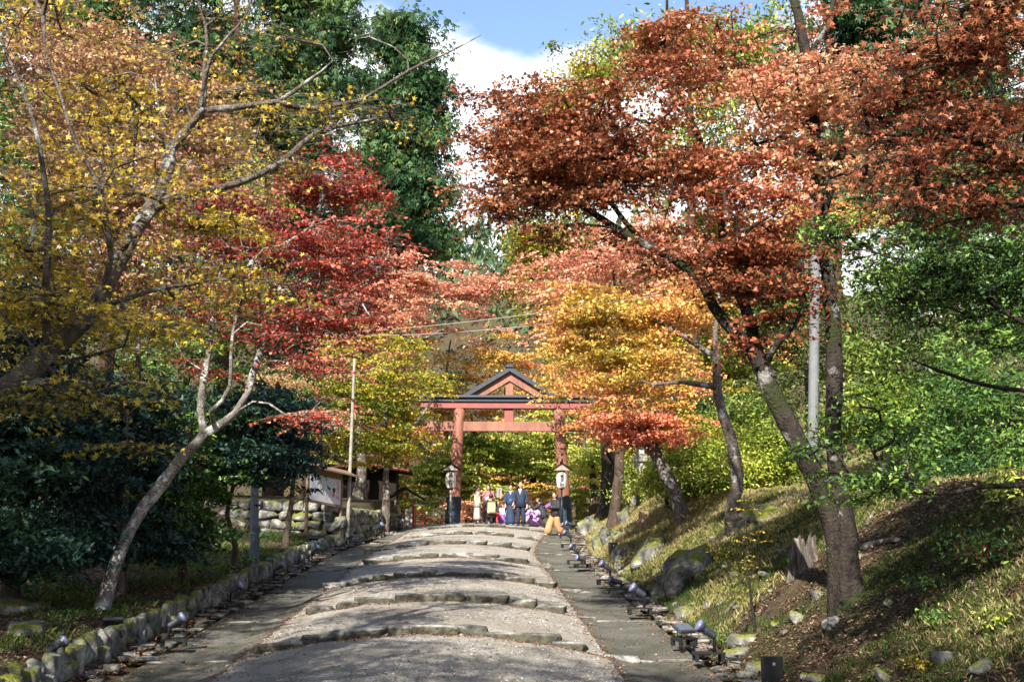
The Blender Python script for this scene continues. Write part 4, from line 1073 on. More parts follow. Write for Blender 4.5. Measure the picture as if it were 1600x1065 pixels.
# ------------------------------------------------------------------ the gate
GD = 53.0
def gp(px, py): q = P(px, py, GD); return q.x, q.z
gx0 = gp(796, 700)[0]; gz0 = Hz(gx0, GD) - .03
gate = empty('shrine_gate', (gx0, GD, gz0), 0, 'tall faded vermilion gate with a triangular gable, spanning the top of the path', 'gate')
def gl(px, py): a, b_ = gp(px, py); return a - gx0, b_ - gz0
S = GD / FPX
for pb, pt in ((707, 718), (884, 873)):
    xb, zb = gl(pb, 819); xt, zt = gl(pt, 639)
    mb = MB(); n = 12
    mb.tube([(lerp(xb, xt, i / n), 0, lerp(-.1, zt + .02, i / n)) for i in range(n + 1)], [.285 - .03 * i / n for i in range(n + 1)], 24)
    pil = mb.build('pillar', M['vermilion'], gate, smooth=True)
    mb = MB(); zs = gl(pb, 776)[1]
    mb.tube([(lerp(xb, xt, i / 4 * zs / zt), 0, -.1 + (zs + .1) * i / 4) for i in range(5)], .335, 24)
    for f in (.1, .62, .94): mb.tube([(lerp(xb, xt, f * zs / zt), 0, zs * f - .03), (lerp(xb, xt, f * zs / zt), 0, zs * f + .03)], .35, 24)
    mb.build('base_sleeve', M['sleeve_black'], pil, smooth=False)
zt = gl(796, 638.6)[1]; zk = gl(796, 628.6)[1]; zr = gl(796, 619)[1]
xa, xb = gl(655, 630)[0], gl(937, 630)[0]
MB().box(((xa + xb) / 2, 0, (zt + zk) / 2), (xb - xa - .1, .46, zk - zt)).build('top_beam', M['beam_red'], gate, bevel=.012)
mb = MB(); mb.box(((xa + xb) / 2, 0, zk + .09), (xb - xa, .66, .18)); mb.box(((xa + xb) / 2, 0, zk + .18 + (zr - zk - .18) / 2), (xb - xa + .12, .92, zr - zk - .18), taper=.985)
mb.build('beam_roof', M['roof_dark'], gate, bevel=.01)
z0, z1 = gl(796, 673.7)[1], gl(796, 658.7)[1]
MB().box((0, 0, (z0 + z1) / 2), (gl(924, 660)[0] - gl(668, 660)[0], .24, z1 - z0)).build('tie_beam', M['vermilion'], gate, bevel=.01)
MB().box((gl(795, 650)[0], 0, (z1 + zt) / 2), (.42, .2, zt - z1 - .004)).build('centre_strut', M['beam_red'], gate, bevel=.008)
ax, az = gl(796, 574.6); wl = 74 * S
th = .30; rt = .24
sl = az - zr
def chev(off0, off1, w, y, cut):
    """inverted V: outer edge offset off0, inner offset off1 measured down from the apex"""
    return [(ax - w - cut, zr), (ax, az - off0), (ax + w + cut, zr), (ax + w - (off1 - off0) / sl * w + cut, zr), (ax, az - off1), (ax - w + (off1 - off0) / sl * w - cut, zr)]
for nm, o0, o1, dep, mt in (('gable_beam', .22, .22 + .42, .2, 'vermilion'), ('gable_roof', 0.0, .215, .42, 'roof_dark')):
    w_ = wl * (sl - o0) / sl
    p = [(ax - w_, zr + .003), (ax, az - o0), (ax + w_, zr + .003), (ax + w_ * (1 - (o1 - o0) / (sl - o0)), zr + .003), (ax, az - o1), (ax - w_ * (1 - (o1 - o0) / (sl - o0)), zr + .003)]
    mb = MB()
    for q in ([p[0], p[1], p[4], p[5]], [p[1], p[2], p[3], p[4]]): mb.prism(q, -dep, dep)
    mb.build(nm, M[mt], gate)
MB().box((ax, 0, (zr + az - .6) / 2), (.36, .2, az - .6 - zr + .1)).build('king_post', M['vermilion'], gate, bevel=.008)
MB().box((ax, 0, az + .02), (.34, .98, .14)).build('ridge_cap', M['roof_dark'], gate, bevel=.02)

# paper lanterns on posts
def lantern_post(px, label):
    D = 50.8; s = D / FPX
    x = P(px, 735, D).x; z = Hz(x, D); b_ = Vector((x, D, z))
    if px < 800: b_.z = max(z, float(path_z(x, D)) - .02)
    o = empty('lantern_post', b_, 0, label, 'lantern', 'paper lanterns in front of the gate pillars')
    zz = lambda py: P(px, py, D).z - b_.z
    MB().tube([(0, 0, -.1), (0, 0, zz(764))], [.05, .04], 10).build('post', M['metal_black'] if px > 800 else M['wood_grey'], o, smooth=True)
    mb = MB(); zb, zt_ = zz(762), zz(736); n = 12
    R_ = lambda t: .235 * (.72 + .28 * math.sin(math.pi * min(1, max(0, t))) ** .55)
    pts = [(0, 0, lerp(zb, zt_, i / (n * 2))) for i in range(n * 2 + 1)]
    mb.tube(pts, [R_(i / (n * 2)) - (.006 if i % 2 else 0) for i in range(n * 2 + 1)], 24)
    lam = mb.build('paper_lantern', M['paper'], o, smooth=False)
    zc = (zb + zt_) / 2
    text_obj('日\n吉\n大\n社', .20, M['ink'], lam, Matrix.Translation((0, 0, zc)) @ FACE, spacing=.86, bold=.025, curve_r=lambda y: R_(.5 + y / (zt_ - zb)))
    mb = MB()
    for sgn in (-1, 1):
        for k_ in range(7):
            a = (k_ - 3) * .078; aa = sgn * .70; r_ = R_(.5 + a / (zt_ - zb)) + .004
            q = Vector((math.sin(aa) * r_, -math.cos(aa) * r_, zc + a)); mb.box(q, (.03, .01, .014), Matrix.Rotation(aa, 3, 'Z') @ Matrix.Rotation(sgn * .7, 3, 'Y'))
    mb.build('dash_marks', M['ink'], lam)
    MB().tube([(0, 0, zb - .06), (0, 0, zb + .01)], [.07, .15], 14).build('lantern_rim', M['metal_black'], o); MB().tube([(0, 0, zt_ - .01), (0, 0, zt_ + .05)], [.16, .16], 14).build('lantern_rim', M['metal_black'], o)
    zr_ = zz(735) + .05; za = zz(723)
    mb = MB(); w, d = .44, .34
    for sg in (-1, 1):
        mb.add([(sg * w, -d, zr_), (0, -d, za), (0, d, za), (sg * w, d, zr_), (sg * w, -d, zr_ - .05), (0, -d, za - .07), (0, d, za - .07), (sg * w, d, zr_ - .05)],
               [(0, 1, 2, 3), (7, 6, 5, 4), (0, 4, 5, 1), (3, 2, 6, 7), (0, 3, 7, 4)])
    mb.box((0, 0, za + .03), (.1, d * 2 + .06, .09)); mb.tube([(0, -.2, za + .05), (0, -.2, za + .14)], [.03, .015], 8)
    mb.build('small_roof', M['wood_dark'], o)
    mb = MB(); mb.prism([(-w * .8, zr_ - .05), (w * .8, zr_ - .05), (0, za - .09)], -d + .04, -d + .06)
    mb.build('roof_gable', M['wood_grey'], o)
lantern_post(704.6, 'white paper lantern with black characters under a little roof, before the left pillar')
lantern_post(877.4, 'white paper lantern with black characters under a little roof, before the right pillar')

# ------------------------------------------------------------------ notice board on the left bank
pl, pr = P(484, 739, 37.2), P(532, 749.5, 38.6)
ql = P(484, 783, 37.2)
ctr = (pl + pr) / 2; dirx = (pr - pl); bw = dirx.length; bh = (pl - ql).length * .93
ang = math.atan2(dirx.y, dirx.x); bz = Hz(ctr.x, ctr.y)
nb = empty('notice_board', (ctr.x, ctr.y, bz), ang, 'wooden roofed notice board with a white text panel on the left bank', 'notice board')
tilt = math.atan2(dirx.z, math.hypot(dirx.x, dirx.y)); hz_ = (pl.z + pr.z) / 2 - bz
slope = lambda x: hz_ + math.tan(tilt) * x
RY = Matrix.Rotation(-tilt, 3, 'Y')
for sx in (-1, 1):
    gz = Hz(ctr.x + math.cos(ang) * sx * (bw / 2 + .08), ctr.y + math.sin(ang) * sx * (bw / 2 + .08)) - bz - .1
    MB().box((sx * (bw / 2 + .07), .02, (gz + slope(sx * bw / 2) + .16) / 2), (.085, .085, slope(sx * bw / 2) + .16 - gz)).build('post', M['wood'], nb, bevel=.006)
pan = MB().box((0, 0, hz_ - bh / 2), (bw, .03, bh), None).build('panel', M['board'], nb)
for v in pan.data.vertices: v.co.z += math.tan(tilt) * v.co.x
fr = MB()
for zc_, hh in ((.05, .09), (-bh - .04, .08)):
    fr.box((0, 0, 0), (bw + .02, .08, hh), RY); n8 = 8
    for i in range(8): a = fr.v[-8 + i]; fr.v[-8 + i] = (a[0], a[1] - .01, a[2] + hz_ + zc_)
fr.build('frame', M['wood'], nb)
mb = MB()
for sy in (-1, 1):
    vs = [(x, y, slope(x) + z) for x in (-bw / 2 - .2, bw / 2 + .35) for y, z in ((sy * .42, .18), (0, .36), (0, .31), (sy * .42, .13))]
    mb.add(vs, [(0, 1, 5, 4), (1, 2, 6, 5), (2, 3, 7, 6), (3, 0, 4, 7), (0, 3, 2, 1), (4, 5, 6, 7)])
mb.build('roof', M['wood'], nb)
def skew_text(t, size, m, x, ztop):
    n = t.count('\n') + 1
    return text_obj(t, size, m, pan, bold=.02, mw=Matrix.Translation((x, -.022, slope(x) - ztop - n * size * .5)) @ FACE, spacing=1.0)
skew_text('日\n吉\n大\n社', bh * .18, M['ink_red'], bw / 2 - .15, bh * .1)
skew_text('ご\n神\n徳', bh * .18, M['ink_red'], bw / 2 - .38, bh * .22)
mb = MB(); mk = MB(); r_ = random.Random(8)
def column_marks(m_, x, z0_, z1_, w, blob):
    z = z0_
    while z > z1_:
        hgt = r_.uniform(.5, .95) * blob
        for q in range(2):
            m_.box((x + r_.uniform(-.2, .2) * w, -.02, slope(x) - bh + z - hgt / 2 + r_.uniform(-.2, .2) * hgt), (w * r_.uniform(.5, 1), .004, hgt * .34))
        z -= blob * 1.12
column_marks(mb, bw / 2 - .56, bh * .86, bh * .28, .05, .05)
for i in range(6): column_marks(mk, bw / 2 - .68 - i * .085, bh * .94, bh * r_.uniform(.08, .35), .022, .022)
x = bw / 2 - .68 - 6 * .085 - .04
while x > -bw / 2 + .12:
    column_marks(mb, x, bh * .95, bh * .68, .05, .05); column_marks(mk, x - .01, bh * .62, bh * r_.uniform(.1, .5), .026, .026); x -= .115
mb.build('blue_text', M['ink_blue'], pan); mk.build('black_text', M['ink'], pan)

# ------------------------------------------------------------------ poles and cables
def pole(name, px, py, D, top_py, top_px, r0, r1, mat, label, cat='pole', dark_to=None, rings=True):
    b_ = G(px, py) if D is None else Gx(px, D)
    o = empty(name, b_, 0, label, cat)
    t = P(top_px, top_py, b_.y) - b_
    n = 16; pts = [t * (i / n) for i in range(n + 1)]; pts[0] = Vector((0, 0, -.15))
    MB().tube(pts, [lerp(r0, r1, i / n) for i in range(n + 1)], 16).build('shaft', mat, o, smooth=True)
    return o, t, b_
cp, t, cb = pole('utility_pole', 397, 878, None, 660, 399, .105, .09, M['concrete'], 'grey round post with a dark foot under the rounded evergreen at left')
MB().tube([(0, 0, -.1), (0, 0, .85)], .115, 20).build('dark_sheath', M['concrete_dark'], cp)
MB().tube([(0, 0, 1.3), (0, 0, 1.34)], .11, 20).build('band', M['metal_black'], cp)
pole('wooden_pole', 546, 829, 38.8, 560, 554, .065, .045, M['wood_grey'], 'slim pale wooden pole standing right of the notice board')
up, t, ub = pole('utility_pole', 1266, 770, 26, 175, 1277, .125, .10, M['concrete'], 'tall pale concrete utility pole behind the forked dark trunks at right')
mb = MB(); za = P(1270, 418, ub.y).z - ub.z; mb.tube([(-.03, -.12, za - .2), (-.03, -.12, za + .2)], .04, 8); mb.box((0, 0, za), (.3, .3, .05))
mb.build('cable_bracket', M['metal_black'], up)
for a_, b_, c_, lab in (((440, 523, 45), (1270, 418, 26), .35, 'upper pale overhead cable sagging across the path before the gate'), ((440, 520, 46), (1270, 440, 26), .55, 'lower pale overhead cable sagging across the path before the gate')):
    A, B = P(*a_), P(*b_); mid = (A + B) / 2
    mb = MB(); mb.tube([A.lerp(B, i / 30) - Vector((0, 0, c_ * 4 * (i / 30) * (1 - i / 30))) - mid for i in range(31)], .014, 5)
    o = mb.build('overhead_cable', M['cable'], smooth=True); o.location = mid; tag(o, lab, 'cable', 'overhead cables')
b_ = G(377, 888); o = MB().tube([(0, 0, -.1), (.03, 0, .75)], .012, 6).build('stake', M['wood_grey']); o.location = b_; tag(o, 'thin pale stake in the grass left of the round post', 'stake')

# ------------------------------------------------------------------ spotlights on the ground
def base_frame(mb, w=.40, d=.26):
    mb.box((0, 0, .10), (w, d, .022))
    for sx in (-1, 1):
        for sy in (-1, 1): mb.box((sx * (w / 2 - .03), sy * (d / 2 - .025), .045), (.05, .04, .10))
        mb.box((sx * (w / 2 - .012), 0, .085), (.02, d, .03))
def make_spot(stake=False, low=False):
    o = empty('spotlight', (0, 0, 0))
    if not stake:
        mb = MB(); base_frame(mb); mb.build('base', M['metal_black'], o, bevel=.003); z = .11
    else:
        mb = MB(); mb.tube([(0, 0, -.15), (0, 0, .04)], [.005, .02], 8); mb.tube([(0, 0, .02), (0, 0, .035)], .09, 12); mb.build('base', M['metal_black'], o); z = .03
    hgt = .10 if low else .19
    MB().tube([(0.08, 0, z), (0.08, 0, z + hgt), (0.03, 0, z + hgt + .02)], [.022, .022, .03], 8).build('bracket', M['metal_black'], o, smooth=True)
    a = Vector((-.62, 0, .42)).normalized() if not low else Vector((-.93, 0, .2)).normalized()
    p0 = Vector((.1, 0, z + hgt)); mb = MB()
    ts = [0, .02, .12, .125, .17, .175, .215, .27]; rs = [.03, .045, .045, .055, .055, .05, .075, .082]
    mb.tube([p0 + a * t_ for t_ in ts], rs, 16)
    for q in range(4): mb.tube([p0 + a * (.03 + .022 * q), p0 + a * (.038 + .022 * q)], .054, 16)
    h_ = mb.build('head', M['metal_lamp'], o)
    mb = MB(); mb.tube([p0 + a * .24, p0 + a * .272, p0 + a * .292, p0 + a * .30], [.084, .088, .07, .03], 16); mb.build('lens', M['lens'], h_, smooth=True)
    MB().tube([(.12, .03, z), (.22, .1, .05), (.30, .12, .015), (.45, .05, .01), (.62, .14, .01)], .009, 6).build('power_cord', M['metal_black'], o, smooth=True)
    return o
def make_flood():
    o = empty('floodlight', (0, 0, 0))
    mb = MB(); base_frame(mb, .34, .22); mb.build('base', M['metal_black'], o, bevel=.003)
    mb = MB(); mb.tube([(-.13, 0, .24), (-.13, 0, .115), (.13, 0, .115), (.13, 0, .24)], .009, 6); mb.build('bracket', M['metal_black'], o)
    Rx = Matrix.Rotation(R(28), 3, 'X')
    h_ = MB().box((0, 0, .235), (.30, .20, .05), Rx).build('head', M['metal_lamp'], o, bevel=.008)
    MB().box(Vector((0, 0, .235)) + Rx @ Vector((0, 0, .028)), (.26, .16, .008), Rx).build('lens', M['concrete_dark'], h_)
    return o
def make_box():
    o = empty('control_box', (0, 0, 0))
    MB().box((0, 0, .13), (.22, .14, .30)).build('case', M['metal_black'], o, bevel=.006)
    MB().box((0, -.073, .2), (.03, .006, .03)).build('latch', M['wood_grey'], o)
    return o
protos = {'spot': make_spot(), 'low': make_spot(low=True), 'stake': make_spot(stake=True), 'flood': make_flood(), 'box': make_box()}
used = set()
GN = {'spot': ('spotlight', 'spotlights along the edges of the path'), 'low': ('spotlight', 'spotlights along the edges of the path'), 'stake': ('spotlight', 'spotlights along the edges of the path'),
      'flood': ('floodlight', 'flat floodlights beside the path'), 'box': ('control box', 'black control boxes on the banks')}
def place(kind, px, py, rz, label, sc=1.0):
    o = protos[kind] if kind not in used else copy_tree(protos[kind]); used.add(kind)
    p = G(px, py); x, y = p.x, p.y
    if xl_out(y) - .55 < x < xr_out(y) + .45: p.z = float(base(y)) + .015
    o.location = p; o.rotation_euler = (0, 0, R(rz)); o.scale = (sc * .88,) * 3
    tag(o, label, GN[kind][0], GN[kind][1])
place('stake', 83, 1047, 215, 'spotlight on a ground spike in the leaves at the bottom left corner')
place('flood', 175, 996, 200, 'flat floodlight tilted up on the leaf litter at the left, above the kerb wall')
place('spot', 270, 1030, 190, 'nearest spotlight at the foot of the left kerb wall, bottom left', 1.0)
place('spot', 365, 965, 188, 'second spotlight uphill along the left kerb wall')
place('box', 312, 938, 20, 'small black box on the left bank beside the mossy kerb', .85)
place('spot', 432, 924, 192, 'third spotlight uphill along the left kerb wall')
place('spot', 491, 888, 185, 'fourth spotlight uphill along the left kerb wall, level with the round post')
place('flood', 490, 853, 190, 'flat floodlight on the left bank left of the wooden pole', 1.0)
place('spot', 545, 864, 186, 'fifth spotlight uphill on the left, just below the wooden pole')
place('flood', 541, 846, 190, 'flat floodlight at the foot of the wooden pole', .9)
place('spot', 592, 846, 150, 'pale lit spotlight at the corner of the raised stone wall', 1.2)
place('spot', 626, 834, 160, 'spotlight halfway along the raised stone wall on the left', 1.0)
place('low', 647, 824, 180, 'dark low spotlight nearest the gate on the left', 1.1)
place('box', 525, 828, 10, 'black box with a small plant at the right foot of the notice board', 1.0)
place('spot', 1108, 1054, 0, 'nearest spotlight on the right edge of the lane, bottom right', 1.12)
place('flood', 1070, 1028, 30, 'flat floodlight just uphill of the nearest right hand spotlight', 1.1)
place('box', 1207, 1064, 5, 'large black box on the grass at the bottom right', 1.15)
place('spot', 1000, 976, 0, 'second spotlight uphill on the right edge of the lane', 1.15)
place('low', 965, 940, 350, 'low flat lying spotlight on the right edge between two taller ones', 1.1)
place('spot', 948, 926, 5, 'third spotlight uphill on the right edge, before the drain hollow', 1.15)
place('low', 910, 898, 15, 'low dark spotlight right behind the fourth one on the right edge', 1.1)
place('spot', 899, 892, 0, 'fourth spotlight uphill on the right edge, beyond the drain hollow', 1.2)
place('spot', 888, 864, 5, 'fifth spotlight uphill on the right edge', 1.25)
place('spot', 884, 848, 0, 'sixth spotlight uphill on the right edge, near the walking woman', 1.25)
place('low', 892, 836, 0, 'dark low spotlight at the foot of the right gate pillar', 1.4)
place('box', 958, 864, 10, 'small black box among the rocks on the right bank', 1.2)

# ------------------------------------------------------------------ stone lantern, tag, stump, logs
D = 42.5; b_ = Gx(1001, D); zz = lambda py: P(1001, py, D).z - b_.z
o = empty('stone_lantern', b_, 0, 'old grey stone lantern half hidden by leaves on the right bank near the gate', 'stone lantern')
MB().loft([(0, 0, -.1, .42, .42), (0, 0, .22, .40, .40), (0, 0, .3, .3, .3)], 6).build('foot', M['stone_lantern'], o)
MB().loft([(0, 0, .28, .22, .22), (0, 0, .7, .15, .15), (0, 0, zz(740), .14, .14), (0, 0, zz(724), .24, .24)], 12).build('shaft', M['stone_lantern'], o, smooth=True)
MB().loft([(0, 0, zz(724), .25, .25), (0, 0, zz(721), .38, .38), (0, 0, zz(713), .38, .38)], 6).build('platform', M['stone_lantern'], o)
fb = MB().loft([(0, 0, zz(713), .21, .21, R(45)), (0, 0, zz(694), .21, .21, R(45))], 4).build('firebox', M['stone_lantern'], o)
MB().box((0, -.152, zz(703.5)), (.2, .02, .26)).build('paper_window', M['paper'], fb)
MB().loft([(0, 0, zz(694), .62, .62, R(45)), (0, 0, zz(691), .64, .64, R(45)), (0, 0, zz(684), .25, .25, R(45)), (0, 0, zz(680), .12, .12, R(45))], 4).build('roof', M['stone_lantern'], o)
MB().ball((0, 0, zz(676)), (.11, .11, .16)).build('finial', M['stone_lantern'], o, smooth=True)
b_ = G(990, 852); o = empty('wooden_tag', b_, R(-25), 'small brown wooden name board leaning on a stick among the bank rocks', 'sign')
tp = P(1005, 810, b_.y) - b_
tp = Matrix.Rotation(R(25), 3, 'Z') @ tp
MB().tube([(0, 0, -.1), tp], .018, 6).build('stick', M['wood_grey'], o)
MB().box(tp, (.27, .03, .42), Matrix.Rotation(R(14), 3, 'Y')).build('board', M['wood'], o, bevel=.006)
# stump
b_ = G(1255, 890); mb = MB(); r_ = random.Random(4); n = 26; rows = 7
vs = []
tops = [r_.uniform(.30, .75) for _ in range(n)]; tops = [(tops[i] + tops[i - 1] + tops[(i + 1) % n]) / 3 + (.14 if r_.random() < .3 else -.05) for i in range(n)]
for j in range(rows):
    for i in range(n):
        t = 2 * math.pi * i / n; rr = (.24 + .16 * (1 - j / (rows - 1)) ** 2.5) * (1 + .13 * math.sin(i * 2.4) + .07 * math.sin(i * 5.1))
        vs.append((math.cos(t) * rr * 1.25, math.sin(t) * rr, -.5 + (tops[i] + .5) * j / (rows - 1)))
for i in range(n):
    t = 2 * math.pi * i / n; vs.append((math.cos(t) * .17, math.sin(t) * .13, tops[i] - .18))
fs = [(j * n + i, j * n + (i + 1) % n, (j + 1) * n + (i + 1) % n, (j + 1) * n + i) for j in range(rows) for i in range(n)] + [tuple(rows * n + i for i in range(n))]
mb.add(vs, fs); k = N('rotten_stump'); f = k.noise(18, 6, .7, stretch=(1, 1, .12)); k.col(k.ramp(f, [(.34, (.02, .016, .013)), (.5, (.09, .075, .062)), (.66, (.30, .27, .24))])).rough(.95).bump(f, .05, 1)
o = mb.build('tree_stump', k.m, smooth=False); o.location = b_; o.scale = (.62, .62, .72); tag(o, 'jagged rotten grey tree stump on the right bank left of the big trunks', 'stump')
def log(pts, r0, r1, label, grp='fallen branches on the right bank'):
    q = [G(a, c_, .03) for a, c_ in pts]; m_ = q[0].copy(); mb = MB()
    P2, R2 = catmull([tuple(v - m_) for v in q], [lerp(r0, r1, i / (len(q) - 1)) for i in range(len(q))], .08)
    mb.tube([Vector(v) for v in P2], list(R2), 7); o = mb.build('fallen_branch', M['bark_grey'], smooth=True); o.location = m_; tag(o, label, 'branch', grp)
log([(1346, 860), (1368, 853), (1386, 850), (1404, 846)], .06, .035, 'thick pale fallen branch lying right of the big trunk')
log([(1132, 962), (1142, 950), (1150, 940), (1162, 929)], .035, .015, 'whitish dry stick beside the sapling, the longer of two')
log([(1118, 951), (1128, 944), (1137, 934)], .03, .015, 'short grey stick beside the sapling')
log([(1355, 822), (1361, 812), (1365, 803)], .03, .02, 'thin grey stick standing out of dry grass behind the big trunk')
log([(1222, 995), (1230, 988)], .04, .025, 'short pale broken branch below the big trunk')

# ------------------------------------------------------------------ shrine outbuildings left of the gate
D = 57.0; b_ = Gx(600, D); s = D / FPX
o = empty('shrine_hall', b_, 0, 'dark timber hall with sloping roof and reddish bargeboards left of the gate', 'building')
zt_ = P(590, 735, D).z - b_.z
MB().box((-1.2, 1.5, 1.0), (3.6, 2.0, 2.0)).build('wall', M['wood_dark'], o)
mb = MB(); z_e = 1.6; z_r = zt_ + .3
mb.add([(-3.6, -.3, z_e), (-.9, -.3, z_r), (-.9, 3, z_r), (-3.6, 3, z_e), (1.3, -.3, z_e), (1.3, 3, z_e), (-3.6, -.3, z_e + .15), (-.9, -.3, z_r + .18), (-.9, 3, z_r + .18), (-3.6, 3, z_e + .15), (1.3, -.3, z_e + .15), (1.3, 3, z_e + .15)],
       [(0, 1, 2, 3), (1, 4, 5, 2), (9, 8, 7, 6), (8, 11, 10, 7), (0, 6, 7, 1), (1, 7, 10, 4), (3, 2, 8, 9), (2, 5, 11, 8), (0, 3, 9, 6), (4, 10, 11, 5)])
mb.build('roof', M['wood_dark'], o)
for sx, x0 in ((-1, -3.6), (1, 1.3)):
    mb = MB(); mb.tube([(x0, -.36, z_e + .02), (-.9, -.36, z_r + .02)], .07, 4); mb.build('bargeboard', M['beam_red'], o)
D = 53.5; b_ = Gx(634, D)
o = empty('shrine_hut', b_, 0, 'little open hut with a dark pitched roof, just left of the gate', 'hut')
for sx in (-.42, .42):
    for sy in (-.35, .35): MB().box((sx, sy, .65), (.1, .1, 1.5)).build('post', M['wood_grey'] if sx < 0 else M['beam_red'], o)
MB().box((.2, .3, .55), (.36, .04, .8)).build('panel', M['plaster'], o)
mb = MB()
for sg in (-1, 1): mb.add([(sg * .95, -.7, 1.3), (0, -.7, 1.85), (0, .7, 1.85), (sg * .95, .7, 1.3), (sg * .95, -.7, 1.38), (0, -.7, 1.95), (0, .7, 1.95), (sg * .95, .7, 1.38)], [(0, 1, 2, 3), (7, 6, 5, 4), (0, 4, 5, 1), (3, 2, 6, 7), (0, 3, 7, 4)])
mb.build('roof', M['wood_dark'], o)
vm = plain('bright_vermilion', (.55, .07, .03), .5, .1, 6)
for px, D, lab, w in ((656, 52.6, 'vermilion offering stand with a pale top beside the little hut', .34), (679, 55.5, 'low vermilion railing left of the gate pillar', .8)):
    b_ = Gx(px, D); o = empty('vermilion_stand' if w < .5 else 'vermilion_railing', b_, 0, lab, 'railing' if w > .5 else 'stand')
    for sx in (-1, 1): MB().box((sx * w / 2, 0, .3 if w > .5 else .5), (.09, .09, .75 if w > .5 else 1.15)).build('post', vm, o)
    for z in ((.25, .5) if w > .5 else (.35, .75)): MB().box((0, 0, z), (w, .06, .08)).build('rail', vm, o)
    MB().box((0, 0, .68 if w > .5 else 1.1), (w + .1, .16, .06)).build('cap', M['plaster'] if w < .5 else M['wood_grey'], o)
b_ = Gx(780, 56); o = empty('notice_plaque', b_, 0, 'small grey wooden plaque on a post standing behind the people', 'sign')
zc = P(780, 769, 56).z - b_.z
MB().box((0, 0, zc / 2), (.06, .06, zc)).build('post', M['wood_dark'], o)
MB().box((0, -.04, zc), (.26, .04, .46)).build('board', M['wood_grey'], o)
mb = MB()
for i in range(4): mb.box((0, -.063, zc + .14 - i * .09), (.05, .004, .05))
mb.build('lettering', M['ink'], o)
